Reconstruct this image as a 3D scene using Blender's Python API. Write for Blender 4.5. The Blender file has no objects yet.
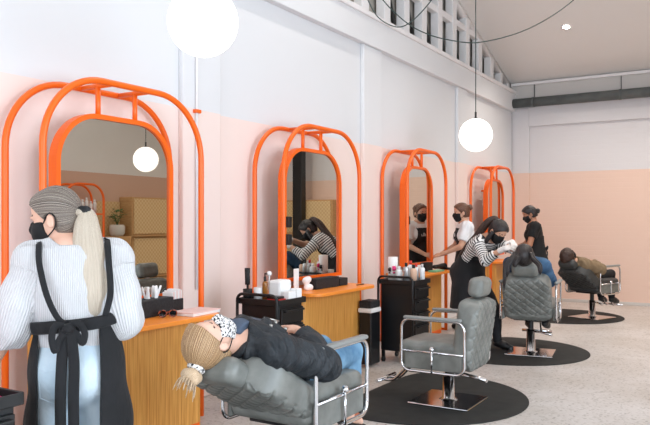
import bpy, bmesh, math, random
import numpy as np
from mathutils import Vector, Matrix

random.seed(7)
rng = np.random.default_rng(5)
C = bpy.context.scene.collection
sc = bpy.context.scene
PI = math.pi

# ------------------------------------------------------------------ camera, world, lights, exposure
cd = bpy.data.cameras.new('camera')
cam = bpy.data.objects.new('camera', cd)
C.objects.link(cam)
cam.location = (3.94, 0.0, 1.45)
cam.rotation_euler = (PI/2, 0, math.atan(430/703))
cd.sensor_width = 36
cd.lens = 36*703/650
cd.shift_y = 9.5/650
cd.clip_start = 0.05
sc.camera = cam

w = bpy.data.worlds.new('sky')
sc.world = w
w.use_nodes = True
bg = w.node_tree.nodes['Background']
bg.inputs[0].default_value = (0.80, 0.90, 1.0, 1)
bg.inputs[1].default_value = 1.2


def area(name, loc, rot, sx, sy, power, col):
    l = bpy.data.lights.new(name, 'AREA')
    l.shape = 'RECTANGLE'
    l.size, l.size_y, l.energy, l.color = sx, sy, power, col
    o = bpy.data.objects.new(name, l)
    C.objects.link(o)
    o.location = loc
    o.rotation_euler = rot
    return o


# daylight through the shopfront glazing behind the camera, plus side fill
area('daylight_shopfront', (3.6, -3.25, 1.9), (PI/2, 0, 0), 5.0, 3.2, 160, (0.78, 0.89, 1.0))
area('side_window_fill', (7.45, 2.9, 1.95), (PI/2, 0, PI/2), 5.2, 2.9, 240, (0.76, 0.88, 1.0))  # lamp at an unseen window, placed to even out light on the left wall

vs = sc.view_settings
vs.view_transform = 'Standard'
vs.look = 'None'
vs.gamma = 1
vs.use_curve_mapping = False
vs.exposure = 0.48


# ------------------------------------------------------------------ materials
def lin(c):
    r = []
    for v in c:
        v /= 255
        r.append(v/12.92 if v <= 0.04045 else ((v+0.055)/1.055)**2.4)
    return (*r, 1)


def mat(name, col, rough=0.5, metal=0.0, noise=None, bump=None, emit=0, spec=0.5, sheen=0.0):
    m = bpy.data.materials.new(name)
    m.use_nodes = True
    nt = m.node_tree
    b = nt.nodes['Principled BSDF']
    b.inputs['Base Color'].default_value = lin(col)
    b.inputs['Roughness'].default_value = rough
    b.inputs['Metallic'].default_value = metal
    b.inputs['Specular IOR Level'].default_value = spec
    if sheen:
        b.inputs['Sheen Weight'].default_value = sheen
    if emit:
        b.inputs['Emission Color'].default_value = lin(col)
        b.inputs['Emission Strength'].default_value = emit
    if noise or bump:
        tc = nt.nodes.new('ShaderNodeTexCoord')
    if noise:        # (colour 2, scale, (sx,sy,sz), low, high)
        mp = nt.nodes.new('ShaderNodeMapping')
        mp.inputs['Scale'].default_value = noise[2]
        n = nt.nodes.new('ShaderNodeTexNoise')
        n.inputs['Scale'].default_value = noise[1]
        n.inputs['Detail'].default_value = 4
        r = nt.nodes.new('ShaderNodeValToRGB')
        r.color_ramp.elements[0].position = noise[3]
        r.color_ramp.elements[0].color = lin(col)
        r.color_ramp.elements[1].position = noise[4]
        r.color_ramp.elements[1].color = lin(noise[0])
        nt.links.new(tc.outputs['Object'], mp.inputs[0])
        nt.links.new(mp.outputs[0], n.inputs['Vector'])
        nt.links.new(n.outputs['Fac'], r.inputs[0])
        nt.links.new(r.outputs[0], b.inputs['Base Color'])
    if bump:         # (scale, (sx,sy,sz), strength, distance)
        mp = nt.nodes.new('ShaderNodeMapping')
        mp.inputs['Scale'].default_value = bump[1]
        n = nt.nodes.new('ShaderNodeTexNoise')
        n.inputs['Scale'].default_value = bump[0]
        n.inputs['Detail'].default_value = 3
        bp = nt.nodes.new('ShaderNodeBump')
        bp.inputs['Strength'].default_value = bump[2]
        bp.inputs['Distance'].default_value = bump[3]
        nt.links.new(tc.outputs['Object'], mp.inputs[0])
        nt.links.new(mp.outputs[0], n.inputs['Vector'])
        nt.links.new(n.outputs['Fac'], bp.inputs['Height'])
        nt.links.new(bp.outputs[0], b.inputs['Normal'])
    return m


def attr_mat(name, attr, stops, scale=1.0, rough=0.6, wave=None, bumpd=0.0, interp='LINEAR'):
    """colour from a stored 1-D coordinate: noise along it (hair) or a repeating wave (stripes)"""
    m = bpy.data.materials.new(name)
    m.use_nodes = True
    nt = m.node_tree
    b = nt.nodes['Principled BSDF']
    b.inputs['Roughness'].default_value = rough
    a = nt.nodes.new('ShaderNodeAttribute')
    a.attribute_name = attr
    r = nt.nodes.new('ShaderNodeValToRGB')
    r.color_ramp.interpolation = interp
    els = r.color_ramp.elements
    els[0].position, els[0].color = stops[0][0], lin(stops[0][1])
    els[1].position, els[1].color = stops[1][0], lin(stops[1][1])
    for p, c in stops[2:]:
        e = els.new(p)
        e.color = lin(c)
    mu = nt.nodes.new('ShaderNodeMath')
    mu.operation = 'MULTIPLY'
    mu.inputs[1].default_value = scale
    nt.links.new(a.outputs['Fac'], mu.inputs[0])
    if wave:
        fr = nt.nodes.new('ShaderNodeMath')
        fr.operation = 'FRACT'
        nt.links.new(mu.outputs[0], fr.inputs[0])
        src = fr.outputs[0]
    else:
        n = nt.nodes.new('ShaderNodeTexNoise')
        n.noise_dimensions = '1D'
        n.inputs['Detail'].default_value = 5
        n.inputs['Roughness'].default_value = 0.7
        n.inputs['Scale'].default_value = 1.0
        nt.links.new(mu.outputs[0], n.inputs['W'])
        src = n.outputs['Fac']
    nt.links.new(src, r.inputs[0])
    nt.links.new(r.outputs[0], b.inputs['Base Color'])
    if bumpd:
        bp = nt.nodes.new('ShaderNodeBump')
        bp.inputs['Strength'].default_value = 0.6
        bp.inputs['Distance'].default_value = bumpd
        nt.links.new(src, bp.inputs['Height'])
        nt.links.new(bp.outputs[0], b.inputs['Normal'])
    return m


M = {}
M['orange'] = mat('orange_powder_coat', (250, 106, 14), 0.35)
M['orange_top'] = mat('orange_laminate', (255, 152, 56), 0.35)
M['white'] = mat('white_paint', (238, 236, 236), 0.7)
M['black'] = mat('black_plastic', (14, 15, 17), 0.4)
M['black_soft'] = mat('black_rubber', (24, 24, 26), 0.75, noise=((36, 36, 39), 60, (1, 1, 1), .4, .6))
M['mat_rubber'] = mat('mat_rubber', (25, 27, 26), 0.85, noise=((34, 36, 35), 9, (1, 1, 1), .35, .65))
M['black_metal'] = mat('black_metal', (15, 18, 22), 0.38, 0.0)
M['chrome'] = mat('chrome', (222, 222, 224), 0.12, 1.0)
M['steel'] = mat('brushed_steel', (196, 194, 190), 0.3, 1.0)
M['mirror'] = mat('mirror_glass', (205, 203, 196), 0.01, 1.0)
M['leather'] = mat('grey_leatherette', (106, 108, 104), 0.40, noise=((132, 134, 129), 9, (1, 1, 1), .35, .7), bump=(220, (1, 1, 1), .12, .002))
M['leather_dark'] = mat('darker_leatherette', (58, 60, 60), 0.42, noise=((70, 72, 72), 7, (1, 1, 1), .35, .7), bump=(220, (1, 1, 1), .12, .002))  # darker tone of the grey leatherette, used on one chair
M['piping'] = mat('pale_grey_piping', (138, 140, 138), 0.45)
M['globe'] = mat('glowing_opal_glass', (255, 250, 243), 0.3, emit=1.25)
M['cord'] = mat('green_grey_cord', (52, 70, 68), 0.6)
M['duct'] = mat('dark_grey_pipe', (84, 90, 90), 0.5, noise=((96, 101, 100), 5, (1, 1, 1), .4, .6))
M['fascia'] = mat('grey_fascia', (206, 202, 198), 0.6)
M['paper'] = mat('white_paper', (242, 241, 240), 0.8)
M['pinkpaper'] = mat('pale_pink_paper', (240, 206, 200), 0.7)
M['tortoise'] = mat('tortoiseshell', (48, 24, 18), 0.2, noise=((150, 66, 40), 60, (1, 1, 1), .45, .6))
M['lens'] = mat('dark_lens', (20, 16, 16), 0.08)
M['whiteplastic'] = mat('white_plastic', (238, 238, 238), 0.35)
M['beigeplastic'] = mat('beige_plastic', (222, 182, 156), 0.4)
M['silverplastic'] = mat('silver_bottle', (196, 198, 200), 0.3, 0.6)
M['green'] = mat('mint_green_card', (120, 190, 152), 0.6)
M['red'] = mat('red_card', (206, 44, 34), 0.45)
M['magenta'] = mat('magenta_print', (226, 48, 120), 0.5)
M['amber'] = mat('amber_bottle', (150, 96, 40), 0.2)
M['leaf'] = mat('plant_leaf', (52, 92, 50), 0.45, noise=((88, 128, 70), 20, (1, 1, 1), .4, .6))
M['pot'] = mat('pale_ceramic', (206, 202, 192), 0.5)
M['oak'] = mat('pale_oak_edge', (206, 164, 112), 0.5, noise=((186, 142, 92), 8, (1, 14, 14), .4, .6))
M['skin'] = mat('skin_fair', (226, 178, 154), 0.5, noise=((232, 188, 166), 12, (1, 1, 1), .4, .6))
M['skin2'] = mat('skin_tan', (176, 122, 94), 0.5, noise=((184, 130, 102), 12, (1, 1, 1), .4, .6))
M['skin3'] = mat('skin_warm', (206, 156, 128), 0.5, noise=((212, 164, 138), 12, (1, 1, 1), .4, .6))
M['brow'] = mat('eyebrow_brown', (70, 48, 38), 0.7)
M['eye'] = mat('eye_dark', (38, 28, 26), 0.2)
M['lip'] = mat('lip', (196, 120, 112), 0.45)
M['mask'] = mat('black_mask_cloth', (15, 15, 17), 0.8, bump=(180, (1, 1, 1), .2, .002))
M['apron'] = mat('black_apron_cotton', (15, 16, 19), 0.85, noise=((23, 24, 28), 7, (1, 1, 1), .35, .65), bump=(14, (1, 1, .6), .5, .02), sheen=.05)
M['jacket'] = mat('black_jacket_cotton', (26, 31, 36), 0.62, noise=((36, 42, 48), 9, (1, 1, 1), .35, .65), bump=(11, (1, 2.2, 1), 1.0, .035))
M['denimshirt'] = mat('slate_blue_shirt', (74, 88, 108), 0.8, bump=(20, (1, 1, 1), .5, .02))
M['jeans'] = mat('light_blue_jeans', (178, 200, 216), 0.8, noise=((204, 220, 230), 8, (1, 1, .5), .35, .65), bump=(14, (1, 1, .8), .5, .02))
M['denim_dark'] = mat('dark_blue_denim', (44, 76, 108), 0.8, noise=((66, 102, 136), 9, (1, 1, 1), .35, .68), bump=(14, (1, 1, 1), .5, .02))
M['bluejeans'] = mat('blue_jeans', (76, 118, 152), 0.8, noise=((126, 166, 194), 7, (1, 1, 1), .35, .68), bump=(14, (1, 1, 1), .5, .02))
M['darkjeans'] = mat('dark_trousers', (18, 20, 25), 0.8)
M['khaki'] = mat('khaki_jacket', (128, 108, 82), 0.8, bump=(14, (1, 1, 1), .7, .03))
M['tee'] = mat('white_tee', (236, 236, 238), 0.8, bump=(13, (1, 1, .7), .5, .02))
M['dress'] = mat('black_tunic', (13, 13, 16), 0.8, bump=(12, (1, 1, .6), .5, .02))
M['glove'] = mat('white_glove', (236, 230, 226), 0.5)
M['sandal'] = mat('tan_leather', (166, 92, 62), 0.5)
M['shoe'] = mat('black_shoe', (26, 26, 28), 0.45)
M['logo'] = mat('white_stitching', (214, 216, 218), 0.8)

# sweater: fine vertical ribs
m = mat('grey_ribbed_knit', (206, 207, 210), 0.9, sheen=.2)
nt = m.node_tree
tc = nt.nodes.new('ShaderNodeAttribute'); tc.attribute_name = 'rib'
wv = nt.nodes.new('ShaderNodeMath'); wv.operation = 'MULTIPLY'; wv.inputs[1].default_value = 1.0
sn = nt.nodes.new('ShaderNodeMath'); sn.operation = 'SINE'
nz = nt.nodes.new('ShaderNodeTexNoise'); nz.inputs['Scale'].default_value = 26
ad = nt.nodes.new('ShaderNodeMath'); ad.operation = 'ADD'
bp = nt.nodes.new('ShaderNodeBump'); bp.inputs['Strength'].default_value = .6; bp.inputs['Distance'].default_value = .003
cr = nt.nodes.new('ShaderNodeValToRGB')
cr.color_ramp.elements[0].color = lin((200, 200, 202)); cr.color_ramp.elements[1].color = lin((226, 226, 228))
mr = nt.nodes.new('ShaderNodeMapRange'); mr.inputs[1].default_value = -1; mr.inputs[2].default_value = 2
nt.links.new(tc.outputs['Fac'], wv.inputs[0]); nt.links.new(wv.outputs[0], sn.inputs[0])
nt.links.new(sn.outputs[0], ad.inputs[0]); nt.links.new(nz.outputs['Fac'], ad.inputs[1])
nt.links.new(ad.outputs[0], mr.inputs[0]); nt.links.new(mr.outputs[0], cr.inputs[0])
nt.links.new(cr.outputs[0], nt.nodes['Principled BSDF'].inputs['Base Color'])
nt.links.new(ad.outputs[0], bp.inputs['Height']); nt.links.new(bp.outputs[0], nt.nodes['Principled BSDF'].inputs['Normal'])
M['knit'] = m

M['hair_blonde'] = attr_mat('ash_blonde_hair', 'strand', [(.40, (42, 34, 30)), (.60, (188, 176, 163)), (.5, (100, 86, 76))], 34, .45, bumpd=.004)
M['hair_platinum'] = attr_mat('platinum_hair', 'strand', [(.40, (150, 130, 106)), (.60, (232, 221, 205)), (.5, (206, 192, 173))], 34, .5, bumpd=.005)
M['hair_honey'] = attr_mat('honey_blonde_hair', 'strand', [(.40, (96, 66, 42)), (.60, (226, 194, 152)), (.5, (166, 126, 86))], 34, .45, bumpd=.004)
M['hair_tips'] = attr_mat('pale_blonde_hair', 'strand', [(.40, (180, 146, 112)), (.60, (236, 214, 184)), (.5, (214, 184, 150))], 30, .5, bumpd=.004)
M['hair_brown'] = attr_mat('auburn_hair', 'strand', [(.40, (62, 38, 28)), (.60, (134, 88, 62)), (.5, (94, 60, 44))], 24, .45, bumpd=.004)
M['hair_black'] = attr_mat('black_hair', 'strand', [(.40, (20, 17, 18)), (.60, (54, 46, 46)), (.5, (32, 27, 28))], 24, .38, bumpd=.004)
M['hair_darkbrown'] = attr_mat('dark_brown_hair', 'strand', [(.40, (30, 20, 17)), (.60, (84, 56, 44)), (.5, (52, 36, 30))], 24, .5, bumpd=.004)
M['stripe'] = attr_mat('black_white_stripes', 'axial', [(0, (30, 30, 34)), (.42, (232, 230, 228))], 34, .8, wave=True, interp='CONSTANT')

# speckled cloth for the patterned mask and hair tie
m = mat('white_black_speckle', (236, 234, 232), 0.85, noise=((34, 34, 38), 105, (1, 1, 1), .50, .56))
M['speckle'] = m


def wood_mat():
    m = bpy.data.materials.new('oak_veneer')
    m.use_nodes = True
    nt = m.node_tree
    b = nt.nodes['Principled BSDF']
    b.inputs['Roughness'].default_value = .5
    tc = nt.nodes.new('ShaderNodeTexCoord')
    mp = nt.nodes.new('ShaderNodeMapping')
    mp.inputs['Scale'].default_value = (26, 26, .9)
    n = nt.nodes.new('ShaderNodeTexNoise')
    n.inputs['Scale'].default_value = 3.4
    n.inputs['Detail'].default_value = 6
    r = nt.nodes.new('ShaderNodeValToRGB')
    r.color_ramp.elements[0].position = .3
    r.color_ramp.elements[0].color = lin((208, 138, 56))
    r.color_ramp.elements[1].position = .72
    r.color_ramp.elements[1].color = lin((246, 186, 98))
    nt.links.new(tc.outputs['Object'], mp.inputs[0]); nt.links.new(mp.outputs[0], n.inputs['Vector'])
    nt.links.new(n.outputs['Fac'], r.inputs[0]); nt.links.new(r.outputs[0], b.inputs['Base Color'])
    return m


M['wood'] = wood_mat()


def two_tone(name, low, high, zsplit, brick=False, rough=.75):
    """painted wall: low colour under the line, high colour above (a real paint line), optional brick joints in relief"""
    m = bpy.data.materials.new(name)
    m.use_nodes = True
    nt = m.node_tree
    b = nt.nodes['Principled BSDF']
    b.inputs['Roughness'].default_value = rough
    g = nt.nodes.new('ShaderNodeNewGeometry')
    sp = nt.nodes.new('ShaderNodeSeparateXYZ')
    gt = nt.nodes.new('ShaderNodeMath'); gt.operation = 'GREATER_THAN'; gt.inputs[1].default_value = zsplit
    mx = nt.nodes.new('ShaderNodeMix'); mx.data_type = 'RGBA'
    mx.inputs[6].default_value = lin(low); mx.inputs[7].default_value = lin(high)
    nt.links.new(g.outputs['Position'], sp.inputs[0]); nt.links.new(sp.outputs['Z'], gt.inputs[0])
    nt.links.new(gt.outputs[0], mx.inputs[0]); nt.links.new(mx.outputs[2], b.inputs['Base Color'])
    bp = nt.nodes.new('ShaderNodeBump')
    if brick:
        cb = nt.nodes.new('ShaderNodeCombineXYZ')
        nt.links.new(sp.outputs['X'], cb.inputs[0]); nt.links.new(sp.outputs['Z'], cb.inputs[1])
        br = nt.nodes.new('ShaderNodeTexBrick')
        br.inputs['Color1'].default_value = (1, 1, 1, 1); br.inputs['Color2'].default_value = (.9, .9, .9, 1)
        br.inputs['Mortar'].default_value = (0, 0, 0, 1)
        br.inputs['Scale'].default_value = 1
        br.inputs['Brick Width'].default_value = .23; br.inputs['Row Height'].default_value = .086
        br.inputs['Mortar Size'].default_value = .006; br.inputs['Mortar Smooth'].default_value = .3
        nt.links.new(cb.outputs[0], br.inputs['Vector']); nt.links.new(br.outputs['Color'], bp.inputs['Height'])
        bp.inputs['Strength'].default_value = .35; bp.inputs['Distance'].default_value = .008
    else:
        n = nt.nodes.new('ShaderNodeTexNoise'); n.inputs['Scale'].default_value = 40
        nt.links.new(n.outputs['Fac'], bp.inputs['Height'])
        bp.inputs['Strength'].default_value = .05; bp.inputs['Distance'].default_value = .002
    nt.links.new(bp.outputs[0], b.inputs['Normal'])
    return m


M['wall'] = two_tone('left_wall_paint', (244, 224, 216), (228, 229, 231), 2.37)
M['brickwall'] = two_tone('end_wall_painted_brick', (231, 202, 186), (219, 217, 219), 2.37, brick=True)
M['farwall'] = two_tone('opposite_wall_paint', (214, 178, 156), (232, 228, 222), 2.37)
M['ceiling'] = mat('ceiling_paint', (236, 232, 228), .8)


def floor_mat():
    m = bpy.data.materials.new('speckled_concrete')
    m.use_nodes = True
    nt = m.node_tree
    b = nt.nodes['Principled BSDF']
    b.inputs['Roughness'].default_value = .42
    tc = nt.nodes.new('ShaderNodeTexCoord')
    v = nt.nodes.new('ShaderNodeTexVoronoi'); v.inputs['Scale'].default_value = 60
    r = nt.nodes.new('ShaderNodeValToRGB')
    e = r.color_ramp.elements
    e[0].position, e[0].color = 0, lin((150, 145, 140))
    e[1].position, e[1].color = 1, lin((214, 210, 208))
    for p, c in ((.18, (180, 175, 171)), (.3, (202, 198, 195)), (.8, (206, 202, 200))):
        x = e.new(p); x.color = lin(c)
    nt.links.new(tc.outputs['Object'], v.inputs['Vector']); nt.links.new(v.outputs['Color'], r.inputs[0])
    n = nt.nodes.new('ShaderNodeTexNoise'); n.inputs['Scale'].default_value = 1.3; n.inputs['Detail'].default_value = 8
    n.inputs['Roughness'].default_value = .65
    r2 = nt.nodes.new('ShaderNodeValToRGB')
    r2.color_ramp.elements[0].position, r2.color_ramp.elements[0].color = .35, (.82, .79, .75, 1)
    r2.color_ramp.elements[1].position, r2.color_ramp.elements[1].color = .62, (1, 1, 1, 1)
    mx = nt.nodes.new('ShaderNodeMix'); mx.data_type = 'RGBA'; mx.blend_type = 'MULTIPLY'; mx.inputs[0].default_value = 1
    nt.links.new(tc.outputs['Object'], n.inputs['Vector']); nt.links.new(n.outputs['Fac'], r2.inputs[0])
    nt.links.new(r.outputs[0], mx.inputs[6]); nt.links.new(r2.outputs[0], mx.inputs[7])
    nt.links.new(mx.outputs[2], b.inputs['Base Color'])
    return m


M['floor'] = floor_mat()


def rattan_mat():
    m = bpy.data.materials.new('woven_rattan')
    m.use_nodes = True
    nt = m.node_tree
    b = nt.nodes['Principled BSDF']
    b.inputs['Roughness'].default_value = .6
    tc = nt.nodes.new('ShaderNodeTexCoord')
    ck = nt.nodes.new('ShaderNodeTexChecker'); ck.inputs['Scale'].default_value = 24
    ck.inputs['Color1'].default_value = lin((226, 196, 148)); ck.inputs['Color2'].default_value = lin((208, 174, 124))
    nt.links.new(tc.outputs['Object'], ck.inputs['Vector']); nt.links.new(ck.outputs['Color'], b.inputs['Base Color'])
    return m


M['rattan'] = rattan_mat()


def pane_mat():
    m = bpy.data.materials.new('window_glass')
    m.use_nodes = True
    nt = m.node_tree
    nt.nodes.remove(nt.nodes['Principled BSDF'])
    t = nt.nodes.new('ShaderNodeBsdfTransparent')
    g = nt.nodes.new('ShaderNodeBsdfGlossy'); g.inputs['Roughness'].default_value = .05
    mx = nt.nodes.new('ShaderNodeMixShader'); mx.inputs[0].default_value = .06
    nt.links.new(t.outputs[0], mx.inputs[1]); nt.links.new(g.outputs[0], mx.inputs[2])
    nt.links.new(mx.outputs[0], nt.nodes['Material Output'].inputs[0])
    return m


M['pane'] = pane_mat()
M['clerestory_pane'] = mat('frosted_grey_glass', (170, 164, 156), .35)


# ------------------------------------------------------------------ object helpers
def link(name, me, parent=None, smooth=False, mats=()):
    o = bpy.data.objects.new(name, me)
    C.objects.link(o)
    for m_ in mats:
        me.materials.append(m_)
    if smooth:
        me.polygons.foreach_set('use_smooth', np.ones(len(me.polygons), bool))
    if parent is not None:
        o.parent = parent
    return o


def tag(o, label, cat, group=None, kind=None):
    o['label'] = label
    o['category'] = cat
    if group:
        o['group'] = group
    if kind:
        o['kind'] = kind
    return o


def empty(name, loc, rz=0, label=None, cat=None, group=None):
    o = bpy.data.objects.new(name, None)
    C.objects.link(o)
    o.location = loc
    o.rotation_euler = (0, 0, rz)
    o.empty_display_size = .1
    if label:
        tag(o, label, cat, group)
    return o


class MB:
    """collects shapes into one bmesh"""
    def __init__(s):
        s.bm = bmesh.new()

    def box(s, lo, hi, bev=0.0, seg=2, rot=None, mi=0):
        lo, hi = Vector(lo), Vector(hi)
        r = bmesh.ops.create_cube(s.bm, size=1)
        vs_ = r['verts']
        c = (lo+hi)/2
        d = hi-lo
        for v in vs_:
            v.co = Vector((v.co.x*d.x, v.co.y*d.y, v.co.z*d.z))
        fs = list({f for v in vs_ for f in v.link_faces})
        for f in fs:
            f.material_index = mi
        if bev > 0:
            es = list({e for v in vs_ for e in v.link_edges})
            g = bmesh.ops.bevel(s.bm, geom=es, offset=min(bev, min(d)*.49), segments=seg, affect='EDGES', profile=.5)
            vs_ = list({v for f in g['faces'] for v in f.verts} | {v for v in vs_ if v.is_valid})
            for f in g['faces']:
                f.material_index = mi
        for v in vs_:
            v.co = (rot @ v.co if rot is not None else v.co) + c
        return s

    def tube(s, pts, r, closed=False, seg=10, caps=True, flat=None, mi=0):
        pts = [Vector(p) for p in pts]
        n = len(pts)
        rs = r if isinstance(r, (list, tuple)) else [r]*n
        T = []
        for i in range(n):
            a = pts[(i-1) % n] if (closed or i > 0) else pts[i]
            b = pts[(i+1) % n] if (closed or i < n-1) else pts[i]
            T.append((b-a).normalized())
        u = T[0].orthogonal().normalized()
        if flat is not None:
            u = (Vector(flat[0]) - T[0]*T[0].dot(Vector(flat[0]))).normalized()
        rings = []
        for i in range(n):
            u = (u - T[i]*u.dot(T[i])).normalized()
            if flat is not None:
                f0 = Vector(flat[0])
                q = f0 - T[i]*T[i].dot(f0)
                if q.length > 1e-4:
                    u = q.normalized()
            v = T[i].cross(u)
            k = flat[1] if flat is not None else 1.0
            rings.append([s.bm.verts.new(pts[i] + (u*math.cos(2*PI*j/seg)*k + v*math.sin(2*PI*j/seg))*rs[i]) for j in range(seg)])
        m = n if closed else n-1
        for i in range(m):
            A, B = rings[i], rings[(i+1) % n]
            for j in range(seg):
                f = s.bm.faces.new((A[j], A[(j+1) % seg], B[(j+1) % seg], B[j]))
                f.smooth = True
                f.material_index = mi
        if caps and not closed:
            s.bm.faces.new(rings[0][::-1]).material_index = mi
            s.bm.faces.new(rings[-1]).material_index = mi
        return s

    def lathe(s, prof, c=(0, 0, 0), seg=24, mi=0, smooth=True):
        """prof: list of (r, z)"""
        c = Vector(c)
        rings = []
        for r, z in prof:
            if r < 1e-5:
                rings.append([s.bm.verts.new(c+Vector((0, 0, z)))])
            else:
                rings.append([s.bm.verts.new(c+Vector((r*math.cos(2*PI*j/seg), r*math.sin(2*PI*j/seg), z))) for j in range(seg)])
        for A, B in zip(rings, rings[1:]):
            for j in range(seg):
                a0, a1 = A[j % len(A)], A[(j+1) % len(A)]
                b0, b1 = B[j % len(B)], B[(j+1) % len(B)]
                vv = []
                for q in (a0, a1, b1, b0):
                    if q not in vv:
                        vv.append(q)
                if len(vv) >= 3:
                    f = s.bm.faces.new(vv)
                    f.smooth = smooth
                    f.material_index = mi
        return s

    def prism(s, poly, z0, z1, bev=0, mi=0):
        """closed outline in xy pushed from z0 to z1"""
        b = [s.bm.verts.new((x, y, z0)) for x, y in poly]
        t = [s.bm.verts.new((x, y, z1)) for x, y in poly]
        n = len(poly)
        fb = s.bm.faces.new(b[::-1])
        ft = s.bm.faces.new(t)
        fs = [fb, ft]
        for i in range(n):
            fs.append(s.bm.faces.new((b[i], b[(i+1) % n], t[(i+1) % n], t[i])))
        for f in fs:
            f.material_index = mi
        bmesh.ops.recalc_face_normals(s.bm, faces=fs)
        if bev:
            es = list(ft.edges)+list(fb.edges)
            bmesh.ops.bevel(s.bm, geom=es, offset=bev, segments=2, affect='EDGES', profile=.5)
        return s

    def quad(s, *vv, mi=0):
        f = s.bm.faces.new([s.bm.verts.new(v) for v in vv])
        f.material_index = mi
        return s

    def build(s, name, mats, parent=None, smooth=None):
        me = bpy.data.meshes.new(name)
        s.bm.normal_update()
        s.bm.to_mesh(me)
        s.bm.free()
        mats = mats if isinstance(mats, (list, tuple)) else (mats,)
        return link(name, me, parent, smooth=bool(smooth), mats=mats)


def struct(o):
    o['kind'] = 'structure'
    return o


def arc_pts(c, r, a0, a1, n, ax=0, ay=2):
    out = []
    for i in range(n+1):
        a = a0+(a1-a0)*i/n
        p = list(c)
        p[ax] += r*math.cos(a)
        p[ay] += r*math.sin(a)
        out.append(tuple(p))
    return out


def crom(pts, n=8):
    pts = [Vector(p) for p in pts]
    P = [pts[0]*2-pts[1]]+pts+[pts[-1]*2-pts[-2]]
    out = []
    for i in range(1, len(P)-2):
        for k in range(n):
            t = k/n
            a, b, c, d = P[i-1], P[i], P[i+1], P[i+2]
            out.append(.5*((2*b)+(-a+c)*t+(2*a-5*b+4*c-d)*t*t+(-a+3*b-3*c+d)*t**3))
    out.append(pts[-1])
    return out


# ------------------------------------------------------------------ implicit modelling for soft shapes
def V3(p):
    return np.array(p, float)


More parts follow.
